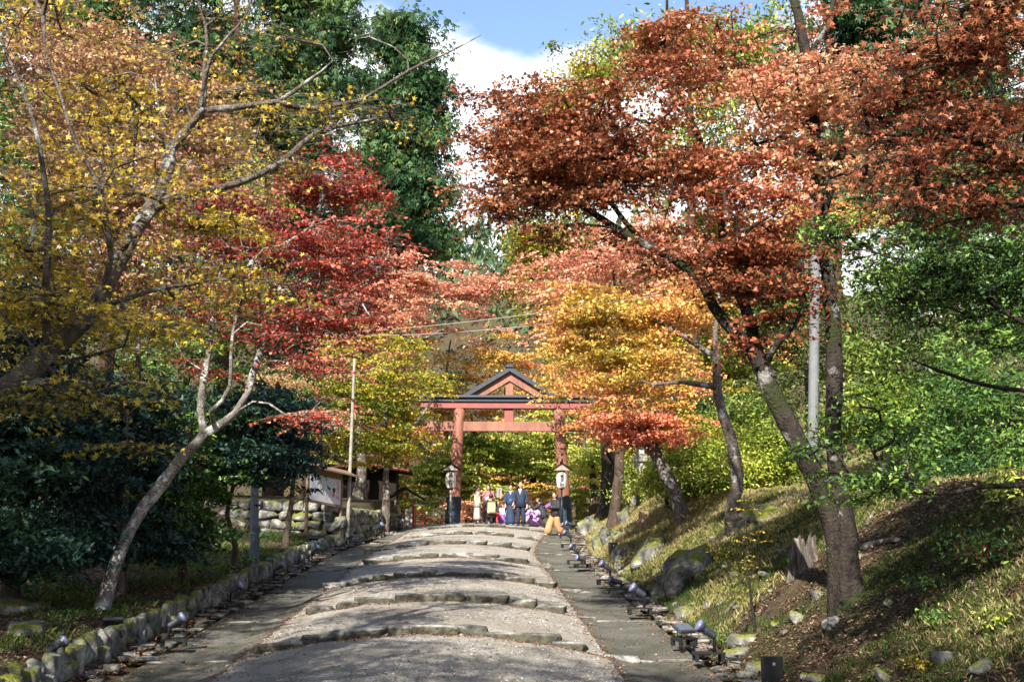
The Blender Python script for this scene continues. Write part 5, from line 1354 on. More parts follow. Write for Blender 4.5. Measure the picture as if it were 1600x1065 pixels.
# ------------------------------------------------------------------ people
SK = plain('skin', (.42, .24, .17), .5, .04)
def cloth(name, c, var=.1, rough=.8): return plain(name, c, rough, var, 12)
HAIR = plain('black_hair', (.012, .010, .010), .45, .2)
GREYH = plain('grey_hair', (.30, .28, .26), .5, .2)
def person(px, py, D, label, h=1.62, yaw=0, arms=((.25, .05, -.52), (-.25, .05, -.52)), elbows=None, legs=None, crouch=0, hair='short', hairm=None, lean=0, head_pitch=0, head_yaw=0, dress=None):
    """local frame: faces +Y, x to its left; yaw in degrees turns it; D distance, px,py the feet"""
    p = P(px, py, D); x, y = p.x, p.y; z = float(path_z(x, y)) if y < 60 else Hz(x, y)
    z = max(z, Hz(x, y)) 
    o = empty('person', (x, y, z), R(yaw), label, 'person')
    k = h / 1.62; V_ = Vector
    hip = .84 * k * (1 - crouch); sh = hip + .50 * k
    fw = lean * k
    pel = V_((0, 0, hip)); waist = V_((0, fw * .3, hip + .14 * k)); chest = V_((0, fw * .7, hip + .34 * k)); neck = V_((0, fw, sh + .03 * k)); hd0 = V_((0, fw * 1.05 + .01, sh + .09 * k)); hd = V_((0, fw * 1.1 + .02 * k, sh + .19 * k))
    v = [pel, waist, chest, neck, hd0]; e = [(0, 1), (1, 2), (2, 3), (3, 4)]; r = [.13, .11, .12, .05, .05]
    J = {}
    for s_, i in ((1, 0), (-1, 1)):
        S_ = V_((s_ * .165 * k, fw * .85, sh - .03 * k)); tgt = V_(arms[i]) * k + V_((0, fw * .85, sh - .03 * k)); tgt.x = arms[i][0] * k
        if elbows: E_ = V_(elbows[i]) * k + V_((0, fw * .85, sh - .03 * k)); E_.x = elbows[i][0] * k
        else: E_ = (S_ + tgt) / 2 + V_((s_ * .03, -.05, 0)) * k
        a = len(v); v += [S_, E_, tgt]; e += [(2, a), (a, a + 1), (a + 1, a + 2)]; r += [.048, .038, .024]
        d = (tgt - E_).normalized(); pm = tgt + d * .05 * k; b0 = len(v); v.append(pm); e.append((a + 2, b0)); r.append(.028)
        sd = d.cross(V_((0, 1, .3))).normalized()
        for fi, (off, ln) in enumerate(((-.027, .062), (-.009, .075), (.009, .07), (.026, .055))):
            q = pm + sd * off * k + d * .03 * k; c = len(v); v += [q, q + d * ln * .55 * k, q + (d * ln + V_((0, .022, 0))) * k]; e += [(b0, c), (c, c + 1), (c + 1, c + 2)]; r += [.0095, .009, .007]
        c = len(v); q = pm + sd * -.03 * k; v += [q - d * .02 * k, q + sd * -.025 * k + d * .02 * k]; e += [(b0, c), (c, c + 1)]; r += [.011, .008]
        J['S%d' % i], J['E%d' % i], J['H%d' % i] = S_, E_, tgt
    for s_, i in ((1, 0), (-1, 1)):
        kn, ft = (legs[i] if legs else ((s_ * .10, .02, .45), (s_ * .10, 0, .06)))
        hp = V_((s_ * .085 * k, 0, hip - .04)); kn = V_(kn) * k; ft = V_(ft) * k
        a = len(v); v += [hp, kn, ft, ft + V_((0, .13 * k, -.03 * k))]; e += [(0, a), (a, a + 1), (a + 1, a + 2), (a + 2, a + 3)]; r += [.085, .055, .035, .03]
        J['P%d' % i], J['K%d' % i], J['F%d' % i] = hp, kn, ft
    me = bpy.data.meshes.new('tmp'); me.from_pydata([tuple(q) for q in v], e, [])
    ob = bpy.data.objects.new('tmp', me); col.objects.link(ob)
    md = ob.modifiers.new('s', 'SKIN'); ss = ob.modifiers.new('u', 'SUBSURF'); ss.levels = 1; ss.render_levels = 1
    for i, q in enumerate(me.skin_vertices[0].data): q.radius = (r[i] * k, r[i] * k); q.use_root = i == 0
    dg = bpy.context.evaluated_depsgraph_get(); dg.update(); m2 = bpy.data.meshes.new_from_object(ob.evaluated_get(dg))
    mb = MB(); mb.add([tuple(q.co) for q in m2.vertices], [tuple(f.vertices) for f in m2.polygons])
    bpy.data.objects.remove(ob); bpy.data.meshes.remove(m2)
    HR = Matrix.Rotation(R(head_yaw), 3, 'Z') @ Matrix.Rotation(R(-head_pitch), 3, 'X')
    hv = lambda a, b_, c: hd + HR @ V_((a, b_, c)) * k
    mb.ball(hd, (.075 * k, .092 * k, .112 * k), 14, 10, 0, HR)
    mb.ball(hv(0, .02, -.06), (.052 * k, .062 * k, .055 * k), 10, 6, 0, HR)       # jaw
    mb.ball(hv(0, .094, -.015), (.011 * k, .016 * k, .022 * k), 8, 5)              # nose
    for s_ in (-1, 1):
        mb.ball(hv(s_ * .076, 0, -.01), (.010 * k, .018 * k, .028 * k), 8, 5); mb.ball(hv(s_ * .028, .083, .012), (.012 * k, .007 * k, .006 * k), 8, 4, 1)
    mb.ball(hv(0, .083, -.055), (.022 * k, .007 * k, .006 * k), 8, 4, 2)
    mb.build('body', [SK, M['ink'], M['ink_red']], o, smooth=True)
    # hair
    mb = MB(); hm = hairm or HAIR
    if hair != 'bald':
        mb.ball(hv(0, -.018, .022), (.083 * k, .094 * k, .108 * k), 14, 9, 0, HR)
        if hair == 'bun': mb.ball(hv(0, -.10, .05), .045 * k)
        if hair == 'long': mb.tube([hv(0, -.05, .03), hv(0, -.085, -.08), hv(0.01, -.09, -.2), hv(0, -.08, -.3)], [.07 * k, .07 * k, .06 * k, .025 * k], 10)
    else: mb.ball(hv(0, -.03, -.005), (.079 * k, .086 * k, .085 * k), 12, 8, 0, HR)
    mb.build('hair', hm, o, smooth=True)
    if dress: dress(o, k, hip, sh, fw, J, hv)
    return o
def ring(z, rx, ry, y=0): return (0, y, z, rx, ry)
def torso(o, k, hip, sh, fw, J, mat, name, bottom=-.05, flare=0, sleeves=.055, cuff=.048, thick=1.0, sleeve_to=.93):
    mb = MB(); t = thick
    mb.loft([ring(hip + bottom * k, (.17 + flare) * k * t, (.125 + flare) * k * t), ring(hip + .10 * k, .145 * k * t, .105 * k * t, fw * .25), ring(hip + .30 * k, .172 * k * t, .115 * k * t, fw * .6), ring(sh - .06 * k, .185 * k, .10 * k, fw * .85), ring(sh - .005 * k, .13 * k, .08 * k, fw * .95), ring(sh + .035 * k, .062 * k, .06 * k, fw)], 16, pw=2.3)
    for i in (0, 1):
        A, B, C_ = J['S%d' % i], J['E%d' % i], J['H%d' % i]; C_ = B.lerp(C_, sleeve_to)
        mb.tube([A + Vector((-.03 * (1 if i == 0 else -1), 0, .0)), A, A.lerp(B, .5), B, B.lerp(C_, .5), C_], [.05 * k, .062 * k * t, (sleeves + .002) * k * t, sleeves * k, (sleeves + cuff) / 2 * k, cuff * k], 10)
    return mb.build(name, mat, o, smooth=True)
def trousers(o, k, hip, J, mat, r0=.09, r1=.075, r2=.065, name='trousers'):
    mb = MB(); mb.loft([ring(hip - .13 * k, .15 * k, .115 * k), ring(hip + .10 * k, .145 * k, .108 * k)], 14)
    for i in (0, 1):
        A, B, C_ = J['P%d' % i], J['K%d' % i], J['F%d' % i]
        mb.tube([A + Vector((0, 0, .03)), A.lerp(B, .5), B, B.lerp(C_, .5), C_ + Vector((0, 0, .015))], [r0 * k, (r0 + r1) / 2 * k, r1 * k, (r1 + r2) / 2 * k, r2 * k], 12)
    return mb.build(name, mat, o, smooth=True)
def skirt(o, k, hip, mat, zlow=.1, r=.20, top=.1, name='skirt', fold=.03, y=0):
    mb = MB(); n = 28; vs = []; L_ = 9
    for j in range(L_):
        f = j / (L_ - 1); z = lerp(hip + top * k, zlow * k, f)
        for i in range(n):
            t = 2 * math.pi * i / n; q = 1 + fold * f * math.sin(7 * t) + fold * .6 * f * math.sin(4 * t + 1)
            vs.append((lerp(.148, r, f) * k * math.cos(t) * q, y * f + lerp(.108, r * .78, f) * k * math.sin(t) * q, z))
    mb.add(vs, [(j * n + i, (j + 1) * n + i, (j + 1) * n + (i + 1) % n, j * n + (i + 1) % n) for j in range(L_ - 1) for i in range(n)])
    mb.f.append(tuple(range(n))); mb.m.append(0); mb.f.append(tuple((L_ - 1) * n + i for i in range(n))); mb.m.append(0)
    return mb.build(name, mat, o, smooth=True)
def shoes(o, k, J, mat, names='shoe'):
    for i in (0, 1):
        f = J['F%d' % i]; mb = MB(); mb.ball((f.x, f.y + .05 * k, f.z - .02 * k), (.042 * k, .12 * k, .042 * k), 10, 6); mb.build(names, mat, o, smooth=True)
def kimono_sleeves(o, k, J, mat, drop=.42, w=.26):
    for i in (0, 1):
        A, B, C_ = J['S%d' % i], J['E%d' % i], J['H%d' % i]; m_ = A.lerp(B, .6); e = B.lerp(C_, .9)
        mb = MB(); dn = Vector((0, 0, -drop * k)); th = Vector((.03 * k, .03 * k, 0))
        P4 = [m_ + Vector((0, 0, .05)), e + Vector((0, 0, .05)), e + dn, m_ + dn * .9]
        mb.add([q - th for q in P4] + [q + th for q in P4], [(0, 1, 2, 3), (7, 6, 5, 4), (0, 4, 5, 1), (1, 5, 6, 2), (2, 6, 7, 3), (3, 7, 4, 0)])
        mb.build('sleeve', mat, o, bevel=.01 * k)
c_cream, c_greysk, c_pink, c_obi, c_dark = cloth('cream_wool', (.42, .37, .29)), cloth('pale_grey_skirt', (.26, .26, .25)), cloth('rose_kimono', (.38, .13, .15), .2), cloth('white_obi', (.72, .70, .68)), cloth('black_cloth', (.018, .016, .018))
c_navy, c_suit, c_shirt, c_tie = cloth('navy_kimono', (.010, .024, .065), .2), cloth('navy_suit', (.008, .014, .036)), cloth('white_shirt', (.75, .76, .78)), cloth('blue_tie', (.12, .2, .42))
c_bag, c_red, c_violet, c_lilac, c_orange, c_hak = cloth('tan_canvas', (.46, .33, .17)), cloth('red_kimono', (.48, .04, .06)), cloth('violet_hakama', (.16, .08, .30)), None, cloth('orange_trousers', (.36, .18, .08)), cloth('brown_black_hakama', (.06, .035, .035))
k = N('lilac_floral'); vr = k.voro(14); k.col(k.ramp(vr.outputs['Distance'], [(.12, (.80, .55, .62)), (.3, (.52, .30, .55)), (.6, (.34, .20, .46))])).rough(.8); c_lilac = k.m

def d1(o, k, hip, sh, fw, J, hv):
    skirt(o, k, hip, c_greysk, .18, .21); torso(o, k, hip, sh, fw, J, c_cream, 'jacket', -.10, .025, .06, .055, 1.12); shoes(o, k, J, c_dark)
person(745.3, 823.5, 49.6, 'woman in a cream jacket and long pale grey skirt, leftmost of the group', 1.62, -70, hair='bun', dress=d1, arms=((.20, .10, -.50), (-.20, .16, -.45)))
def d2(o, k, hip, sh, fw, J, hv):
    skirt(o, k, hip, c_hak, .07, .22, .16); torso(o, k, hip, sh, fw, J, c_pink, 'kimono_top', -.0, .0, .07, .07, 1.08); kimono_sleeves(o, k, J, c_pink, .3)
    MB().loft([ring(hip + .10 * k, .165 * k, .128 * k), ring(hip + .27 * k, .17 * k, .128 * k)], 14).build('obi', c_obi, o, smooth=True); shoes(o, k, J, c_dark)
person(762.8, 822.5, 50.6, 'smiling woman in a rose pink kimono with a white sash, behind the kneeling photographer', 1.66, 172, hair='bun', dress=d2, arms=((.16, .18, -.32), (-.16, .18, -.30)), head_yaw=-20)
def d3(o, k, hip, sh, fw, J, hv):
    trousers(o, k, hip, J, c_dark, .10, .085, .07); torso(o, k, hip, sh, fw, J, c_dark, 'jacket', -.12, .02, .06, .05, 1.15); shoes(o, k, J, c_greysk)
    bp = MB().box((0, fw * .4 - .21 * k, hip + .24 * k), (.34 * k, .18 * k, .46 * k), taper=.88).build('backpack', c_bag, o, bevel=.035 * k)
    MB().box((0, fw * .4 - .33 * k, hip + .15 * k), (.25 * k, .07 * k, .20 * k)).build('pocket', c_bag, bp, bevel=.02 * k)
    MB().box((0, fw * .4 - .215 * k, hip + .45 * k), (.30 * k, .20 * k, .05 * k)).build('flap', cloth('brown_leather', (.30, .17, .08)), bp, bevel=.02 * k)
    MB().box((0, fw + .28 * k, sh + .16 * k), (.13 * k, .10 * k, .09 * k)).build('camera', M['metal_black'], o, bevel=.01)
person(767.5, 827, 48.2, 'kneeling photographer in black seen from behind, with a tan backpack', 1.72, 4, crouch=.52, lean=.10, hair='short', dress=d3,
       arms=((.10, .27, .10), (-.10, .27, .10)), elbows=((.22, .16, -.14), (-.22, .16, -.14)), legs=(((.14, .32, .40), (.14, .18, .06)), ((-.14, .16, .08), (-.12, -.24, .06))))
def d4(o, k, hip, sh, fw, J, hv):
    skirt(o, k, hip, c_red, .12, .22, .15, 'kimono_skirt'); torso(o, k, hip, sh, fw, J, c_dark, 'jacket', .0, .02, .07, .07, 1.1); shoes(o, k, J, c_shirt)
person(778.8, 823.5, 49.6, 'small child in a red kimono under a black jacket beside the tan backpack', .98, 178, dress=d4, arms=((.2, .1, -.4), (-.2, .1, -.4)))
def d5(o, k, hip, sh, fw, J, hv):
    skirt(o, k, hip, c_violet, .12, .26, .16, 'hakama', .05); torso(o, k, hip, sh, fw, J, c_obi, 'kimono_top', .0, .02, .08, .08, 1.15); kimono_sleeves(o, k, J, c_obi, .3); shoes(o, k, J, c_shirt)
person(785.8, 823.5, 49.4, 'smallest child, in a violet skirt and white top beside the navy kimono woman', .84, 185, dress=d5, arms=((.26, .05, -.2), (-.2, .1, -.4)))
def d6(o, k, hip, sh, fw, J, hv):
    skirt(o, k, hip, c_navy, .05, .20, .16, 'kimono_skirt', .015); torso(o, k, hip, sh, fw, J, c_navy, 'kimono_top', -.0, .01, .075, .08, 1.12, .8); kimono_sleeves(o, k, J, c_navy, .38)
    MB().loft([ring(hip + .08 * k, .162 * k, .126 * k), ring(hip + .24 * k, .168 * k, .126 * k)], 14).build('obi', cloth('deep_blue_obi', (.03, .09, .17)), o, smooth=True)
    MB().prism([(-.04 * k, sh + .03 * k), (.04 * k, sh + .03 * k), (0, sh - .09 * k)], fw + .095 * k, fw + .115 * k).build('collar', c_shirt, o); shoes(o, k, J, c_dark)
person(797.8, 824.3, 49.2, 'woman in a dark navy kimono standing between the children and the suited man', 1.68, 176, dress=d6, arms=((.22, .1, -.48), (-.12, .2, -.42)), hair='short', head_yaw=12)
def d7(o, k, hip, sh, fw, J, hv):
    trousers(o, k, hip, J, c_suit, .10, .08, .07); torso(o, k, hip, sh, fw, J, c_suit, 'suit_jacket', -.13, .015, .058, .045, 1.12); shoes(o, k, J, c_dark)
    sh_ = MB().prism([(-.055 * k, sh + .03 * k), (.055 * k, sh + .03 * k), (0, sh - .20 * k)], fw + .075 * k, fw + .125 * k).build('shirt', c_shirt, o)
    MB().prism([(-.016 * k, sh), (.016 * k, sh), (.022 * k, sh - .15 * k), (0, sh - .19 * k), (-.022 * k, sh - .15 * k)], fw + .12 * k, fw + .135 * k).build('tie', c_tie, sh_)
person(813.8, 825.3, 49.0, 'tall grey haired man in a navy suit with white shirt and blue tie', 1.84, 165, dress=d7, hair='bald', hairm=GREYH, head_yaw=10)
def d8(o, k, hip, sh, fw, J, hv):
    trousers(o, k, hip, J, c_dark); torso(o, k, hip, sh, fw, J, c_dark, 'coat', -.25, .03, .06, .05, 1.1); shoes(o, k, J, c_dark)
person(823.5, 822, 53.4, 'person in a black coat mostly hidden behind the suited man', 1.38, 190, dress=d8, arms=((.16, .2, -.4), (-.3, .2, -.42)))
def d9(o, k, hip, sh, fw, J, hv):
    skirt(o, k, hip, c_lilac, .02, .34, .14, 'kimono_skirt', .05, .02); torso(o, k, hip, sh, fw, J, c_lilac, 'kimono_top', -.0, .03, .1, .1, 1.25, .8); kimono_sleeves(o, k, J, c_lilac, .4)
    MB().ball((0, -.2 * k, hip + .2 * k), (.16 * k, .08 * k, .12 * k)).build('obi_bow', cloth('pink_bow', (.62, .25, .36)), o, smooth=True)
person(834.5, 823.5, 50.8, 'child in a lilac floral kimono bending forward right of the suited man', 1.18, 60, crouch=.42, lean=.20, dress=d9, hair='bun', arms=((.2, .3, -.3), (-.2, .3, -.3)), head_pitch=-30,
       legs=(((.12, .2, .3), (.1, .0, .06)), ((-.12, .2, .3), (-.1, .0, .06))))
def d9b(o, k, hip, sh, fw, J, hv): d9(o, k, hip, sh, fw, J, hv)
person(840.0, 823.5, 51.4, 'little girl in a pale pink and lilac kimono next to the bending child', .92, 200, dress=d9b, hair='bun', crouch=.15)
def d10(o, k, hip, sh, fw, J, hv):
    trousers(o, k, hip, J, c_dark, .1, .08, .07); mt = cloth('black_puffer', (.02, .024, .035)); torso(o, k, hip, sh, fw, J, mt, 'puffer_jacket', -.15, .04, .075, .06, 1.3)
    MB().ball((0, fw - .10 * k, sh + .05 * k), (.12 * k, .09 * k, .08 * k)).build('hood', mt, o, smooth=True); shoes(o, k, J, c_dark)
person(851.3, 823.5, 50.6, 'person in a black hooded puffer jacket stooping towards the child in lilac', 1.50, 75, crouch=.28, lean=.26, dress=d10, arms=((.2, .35, -.2), (-.2, .35, -.22)), head_pitch=-15,
       legs=(((.12, .24, .38), (.10, .02, .06)), ((-.12, .22, .38), (-.10, -.04, .06))))
def d11(o, k, hip, sh, fw, J, hv):
    trousers(o, k, hip, J, c_orange, .105, .13, .15, 'wide_trousers'); torso(o, k, hip, sh, fw, J, c_dark, 'cardigan', -.10, .02, .075, .06, 1.12); shoes(o, k, J, c_shirt)
    MB().box((J['H0'] + J['H1']) / 2 + Vector((0, .08, .03)), (.26 * k, .10 * k, .13 * k), Matrix.Rotation(R(20), 3, 'Y')).build('purple_bundle', c_violet, o, bevel=.02)
person(867.3, 836.5, 45.4, 'long haired woman walking in wide orange trousers, holding something purple', 1.68, 130, hair='long', dress=d11,
       arms=((.08, .30, -.20), (-.10, .30, -.22)), elbows=((.24, .04, -.26), (-.24, .04, -.26)), head_yaw=20, legs=(((.10, .18, .46), (.12, .30, .07)), ((-.10, -.02, .46), (-.12, -.24, .09))))
# ------------------------------------------------------------------ ground cover (uncountable) and small plants
rg2 = np.random.default_rng(77)
def scatter(name, label, mat, X, Y, S, kind='quad', nz=1.0, nrand=.5, lift=.01, zf=None, tint=None):
    Z = (zf(X, Y) if zf else ground_z(X, Y)) + lift
    C = np.stack([X, Y, Z], -1); n = len(C)
    Nn = np.stack([rg2.normal(0, nrand, n), rg2.normal(0, nrand, n), np.full(n, nz)], -1)
    o = leaf_mesh(name, mat, None, (0, 0, 0), C, S, Nn, rg2.uniform(0, 1, n) if tint is None else tint, kind, rg2)
    return tag(o, label, kind='stuff')
litter_m = leaf_mat('fallen_leaves', [(.03, .02, .014), (.085, .052, .034), (.16, .09, .058), (.28, .20, .13)], .1, .7, .2)
def bankpts(n, side, y0, y1, w, pw=1.5):
    Y = y0 + (y1 - y0) * rg2.uniform(0, 1, n) ** pw; t = rg2.uniform(0, 1, n)
    e = np.where(np.full(n, side) < 0, xl_out(Y) - .75, xr_out(Y) + .35)
    return e + side * t * w, Y
Xa, Ya = bankpts(26000, -1, 8, 38, 3.6); Xb, Yb = bankpts(42000, 1, 7, 40, 6)
Xc, Yc = bankpts(46000, 1, 7.5, 17, 5, 1.1); Xb = np.r_[Xb, Xc]; Yb = np.r_[Yb, Yc]
Xc, Yc = bankpts(22000, -1, 8.5, 22, 3, 1.1); Xa = np.r_[Xa, Xc]; Ya = np.r_[Ya, Yc]
m = noise3(np.stack([Xb, Yb, 0 * Xb], -1), 1.3, 3) > -.5
scatter('fallen_leaves', 'brown leaf litter strewn over both banks', litter_m, np.r_[Xa, Xb[m]], np.r_[Ya, Yb[m]], rg2.uniform(.03, .06, len(Xa) + m.sum()), 'quad', 1, .5, .015)
# litter on the path: under every step, in the gutters and thinly everywhere
XX, YY = [], []
for s_ in STEPS:
    n = 900; x = rg2.uniform(xl_in(s_) - .1, xr_in(s_) + .1, n); XX.append(x); YY.append(s_ + bow(x, s_) - .13 - np.abs(rg2.normal(0, .11, n)))
for side in (-1, 1):
    n = 5200; y = 7 + 40 * rg2.uniform(0, 1, n) ** 1.4; e = xl_out(y) if side < 0 else xr_out(y); XX.append(e + side * rg2.uniform(-.35, .6, n) * rg2.uniform(.3, 1, n)); YY.append(y)
    y = 7 + 40 * rg2.uniform(0, 1, 2600) ** 1.4; e = xl_in(y) if side < 0 else xr_in(y); XX.append(e + rg2.normal(0, .09, 2600)); YY.append(y)
n = 5000; y = 6 + 42 * rg2.uniform(0, 1, n) ** 1.3; XX.append(lerp(xl_out(y), xr_out(y), rg2.uniform(0, 1, n))); YY.append(y)
X = np.concatenate(XX); Y = np.concatenate(YY)
def road_z(X, Y):
    u = u_of(X, Y); z = np.where(np.abs(u) < 1, path_rough(X, Y), lane(X, Y))
    return np.where((X < xl_out(Y)) | (X > xr_out(Y)), base(Y) + .0, z)
scatter('fallen_leaves', 'red brown leaves gathered along the steps and gutters of the path', leaf_mat('path_leaves', [(.05, .028, .02), (.15, .065, .042), (.25, .11, .06), (.38, .27, .12)], .1, .7, .2), X, Y, rg2.uniform(.028, .055, len(X)), 'quad', 1, .35, .012, road_z)
# pebbles on the gravel
n = 26000; y = 7.5 + 32 * rg2.uniform(0, 1, n) ** 1.7; x = lerp(xl_in(y), xr_in(y), rg2.uniform(0, 1, n) ** 1.0); m = noise3(np.stack([x, y, 0 * x], -1), .9, 9) > -.2; x, y = x[m], y[m]; n = len(x)
oc = np.array([(1, 0, 0), (0, 1, 0), (-1, 0, 0), (0, -1, 0), (0, 0, .7), (0, 0, -.5)]); of = np.array([(0, 1, 4), (1, 2, 4), (2, 3, 4), (3, 0, 4)])
s_ = rg2.uniform(.006, .02, n) * rg2.uniform(.6, 1.3, n); an = rg2.uniform(0, 6.28, n)
V = oc[None] * s_[:, None, None] * np.array([1, .7, 1]); V = np.stack([V[..., 0] * np.cos(an)[:, None] - V[..., 1] * np.sin(an)[:, None], V[..., 0] * np.sin(an)[:, None] + V[..., 1] * np.cos(an)[:, None], V[..., 2]], -1)
V += np.stack([x, y, path_rough(x, y) + .002], -1)[:, None, :]
F = (of[None] + (np.arange(n) * 6)[:, None, None]).reshape(-1)
k = N('pebble'); k.col(k.ramp(k.attr('tint'), [(0, (.07, .065, .06)), (.6, (.22, .21, .19)), (1, (.48, .46, .43))])).rough(.9)
tag(link_mesh('pebbles', np_mesh('pebbles', V.reshape(-1, 3), F, 3, np.repeat(rg2.uniform(0, 1, n), 6)), k.m, smooth=False), 'loose pebbles on the gravel treads', kind='stuff')

# grass: curved blades in tufts
def grass(name, label, mat, X, Y, hgt, per, spread, wid, zf=None):
    n = len(X) * per; i = np.repeat(np.arange(len(X)), per)
    x = X[i] + rg2.normal(0, spread, n); y = Y[i] + rg2.normal(0, spread, n); z = ground_z(x, y) - .01
    h = np.asarray(hgt)[i] * rg2.uniform(.45, 1.25, n) if hasattr(hgt, '__len__') else hgt * rg2.uniform(.45, 1.25, n)
    a = rg2.uniform(0, 6.28, n); b = rg2.uniform(.1, .8, n) * h; wx, wy = -np.sin(a) * wid, np.cos(a) * wid; dx, dy = np.cos(a) * b, np.sin(a) * b
    V = np.stack([np.stack([x - wx, y - wy, z], -1), np.stack([x + wx, y + wy, z], -1), np.stack([x + wx * .7 + dx * .4, y + wy * .7 + dy * .4, z + h * .65], -1), np.stack([x + dx, y + dy, z + h * .9], -1)], 1).reshape(-1, 3)
    F = (np.arange(n)[:, None] * 4 + np.array([0, 1, 2, 3])[None]).reshape(-1)
    tt = np.repeat(np.clip(.5 + .25 * noise3(np.stack([x, y, 0 * x], -1), .9, 5) + rg2.normal(0, .2, n), 0, 1), 4)
    return tag(link_mesh(name, np_mesh(name, V, F, 4, tt), mat, smooth=False), label, kind='stuff')
green_m = leaf_mat('grass_green', [(.014, .034, .008), (.035, .068, .014), (.075, .12, .02), (.19, .19, .055)], .3, .6, .2)
dry_m = leaf_mat('grass_dry', [(.09, .10, .02), (.20, .18, .06), (.36, .29, .13), (.45, .40, .22)], .3, .7, .2)
X, Y = bankpts(14000, 1, 7.5, 30, 5.5, 1.2); m = noise3(np.stack([X, Y, 0 * X], -1), 1.1, 21) > -.1; X, Y = X[m], Y[m]
grass('grass', 'short dark green grass and moss tufts on the shaded right bank', green_m, X, Y, .07, 15, .08, .004)
X, Y = bankpts(4200, -1, 8, 39, 4.2, 1.2); m = noise3(np.stack([X, Y, 0 * X], -1), 1.1, 22) > -.1; X, Y = X[m], Y[m]
grass('grass', 'short green grass and ferny tufts on the left bank', green_m, X, Y, .10, 16, .08, .005)
X, Y = bankpts(4600, 1, 17, 50, 5.5, 1.0); m = noise3(np.stack([X, Y, 0 * X], -1), .8, 23) > -.3; X, Y = X[m], Y[m]
grass('grass', 'straw coloured dry grass on the sunny part of the right bank', dry_m, X, Y, .11, 26, .12, .004)
X, Y = bankpts(260, 1, 8, 12.5, 2.6, 1.0)
grass('grass', 'straw coloured grass on the sunny mound at the lower right corner', dry_m, X + 1.1, Y, .08, 24, .1, .0035)
# moss cushions and ferns on the left bank, one object each kind of plant
def plant(name, p, label, mat, n=60, r=.25, h=.3, size=.1, kind='kite', cat='plant', group=None, stems=5, nrm=(.4, 1), berries=0, hang=None):
    o = empty(name, p, 0, label, cat, group); org = np.array(p)
    sk = Skel(4000)
    tg = []
    for i in range(stems):
        a = rg2.uniform(0, 6.28); q = org + np.array([math.cos(a) * r * rg2.uniform(.3, .9), math.sin(a) * r * rg2.uniform(.3, .9), h * rg2.uniform(.6, 1)])
        if i == 0: sk.limb([org, (org + q) / 2 + np.array([0, 0, h * .15]), q], [.008, .006, .003], .1, step=.08)
        else: tg.append(q)
    if tg: sk.grow(np.array(tg), rg2, seg=.1, wig=.05)
    sk.mesh('stem', BB, o, org, tip=.003, flare=1.0)
    C = sk.p[rg2.integers(max(1, sk.n // 4), sk.n, n)] + rg2.normal(0, r * .33, (n, 3)) * np.array([1, 1, .6])
    Nn = rg2.normal(0, 1, (n, 3)) * nrm[1] + np.array([0, 0, nrm[0] * 2])
    leaf_mesh('leaves', mat, o, org, C, size * rg2.uniform(.6, 1.3, n), Nn, rg2.uniform(0, 1, n), kind, rg2, hang)
    if berries:
        mb = MB()
        for _ in range(berries):
            q = sk.p[rg2.integers(sk.n // 2, sk.n)] - org + rg2.normal(0, .05, 3); mb.ball(q, .011, 6, 4)
        mb.build('berries', M['ink_red'], o, smooth=True)
    return o
fern_m = leaf_mat('fern', [(.02, .06, .02), (.05, .12, .03), (.10, .18, .03), (.22, .26, .05)], .35, .5, .3)
for i, (px, py, lab, n, r, h, sz, mt) in enumerate([
    (225, 880, 'low dark leafy plant right of the foot of the slender leaning trunk', 130, .30, .35, .08, LM['ever']),
    (120, 950, 'bluish fern at the foot of the left evergreens, left of the leaning trunk', 120, .35, .3, .09, fern_m),
    (90, 985, 'bright mossy fern clump on the stones at the left', 110, .3, .2, .06, fern_m),
    (345, 905, 'fern clump on the left bank below the green evergreen', 120, .35, .25, .08, fern_m),
    (385, 895, 'small dark shrub at the foot of the round grey post', 110, .28, .3, .07, LM['ever']),
    (330, 880, 'pale green ferns left of the thin stake', 110, .35, .25, .07, fern_m),
    (450, 840, 'dark rounded seedling on the left bank between post and notice board', 110, .3, .3, .08, LM['camel']),
    (575, 815, 'small plant on top of the raised stone wall corner', 60, .3, .25, .08, fern_m),
    (525, 812, 'little bright green plant beside the black box at the notice board', 60, .2, .35, .08, LM['lime']),
    (1440, 940, 'dark glossy leafed seedling on the right bank', 110, .22, .25, .06, LM['ever']),
    (1470, 985, 'second glossy leafed seedling lower on the right bank', 80, .2, .2, .055, LM['ever']),
    (1520, 915, 'nandina bush with red berries on the right bank', 260, .45, .5, .07, LM['ever']),
    (1580, 800, 'bright leafed shrub at the right edge under the glossy boughs', 200, .4, .5, .085, LM['lime']),
    (1430, 1062, 'small yellow fern at the bottom edge of the right bank', 70, .15, .18, .05, LM['yellow']),
    (1130, 880, 'mossy green shrublet above the largest boulder', 110, .35, .25, .07, LM['moss']),
    (1130, 1010, 'ferny seedling at the foot of the right bank', 70, .2, .2, .05, fern_m),
    (1555, 1000, 'yellow green seedling in the sunny patch at the lower right', 80, .25, .25, .05, LM['lime']),
    (985, 800, 'bright green shrub beside the sunlit rock', 260, .8, .9, .13, LM['lime']),
    (960, 790, 'rounded glossy shrub left of the cream trunk', 260, .8, .9, .13, LM['ever']),
    (1030, 790, 'yellow green shrub just left of the cream trunk', 300, .8, 1.0, .12, LM['lime']),
    (1100, 790, 'yellow green shrub between the cream trunk and the thin grey trunk', 320, .9, 1.1, .12, LM['lime'])]):
    p = G(px, py)
    plant('fern' if mt is fern_m else 'shrub', p, lab, mt, n=n * 2, r=r, h=h, size=sz * .85, berries=60 if 'berries' in lab else 0, cat='fern' if mt is fern_m else 'shrub')
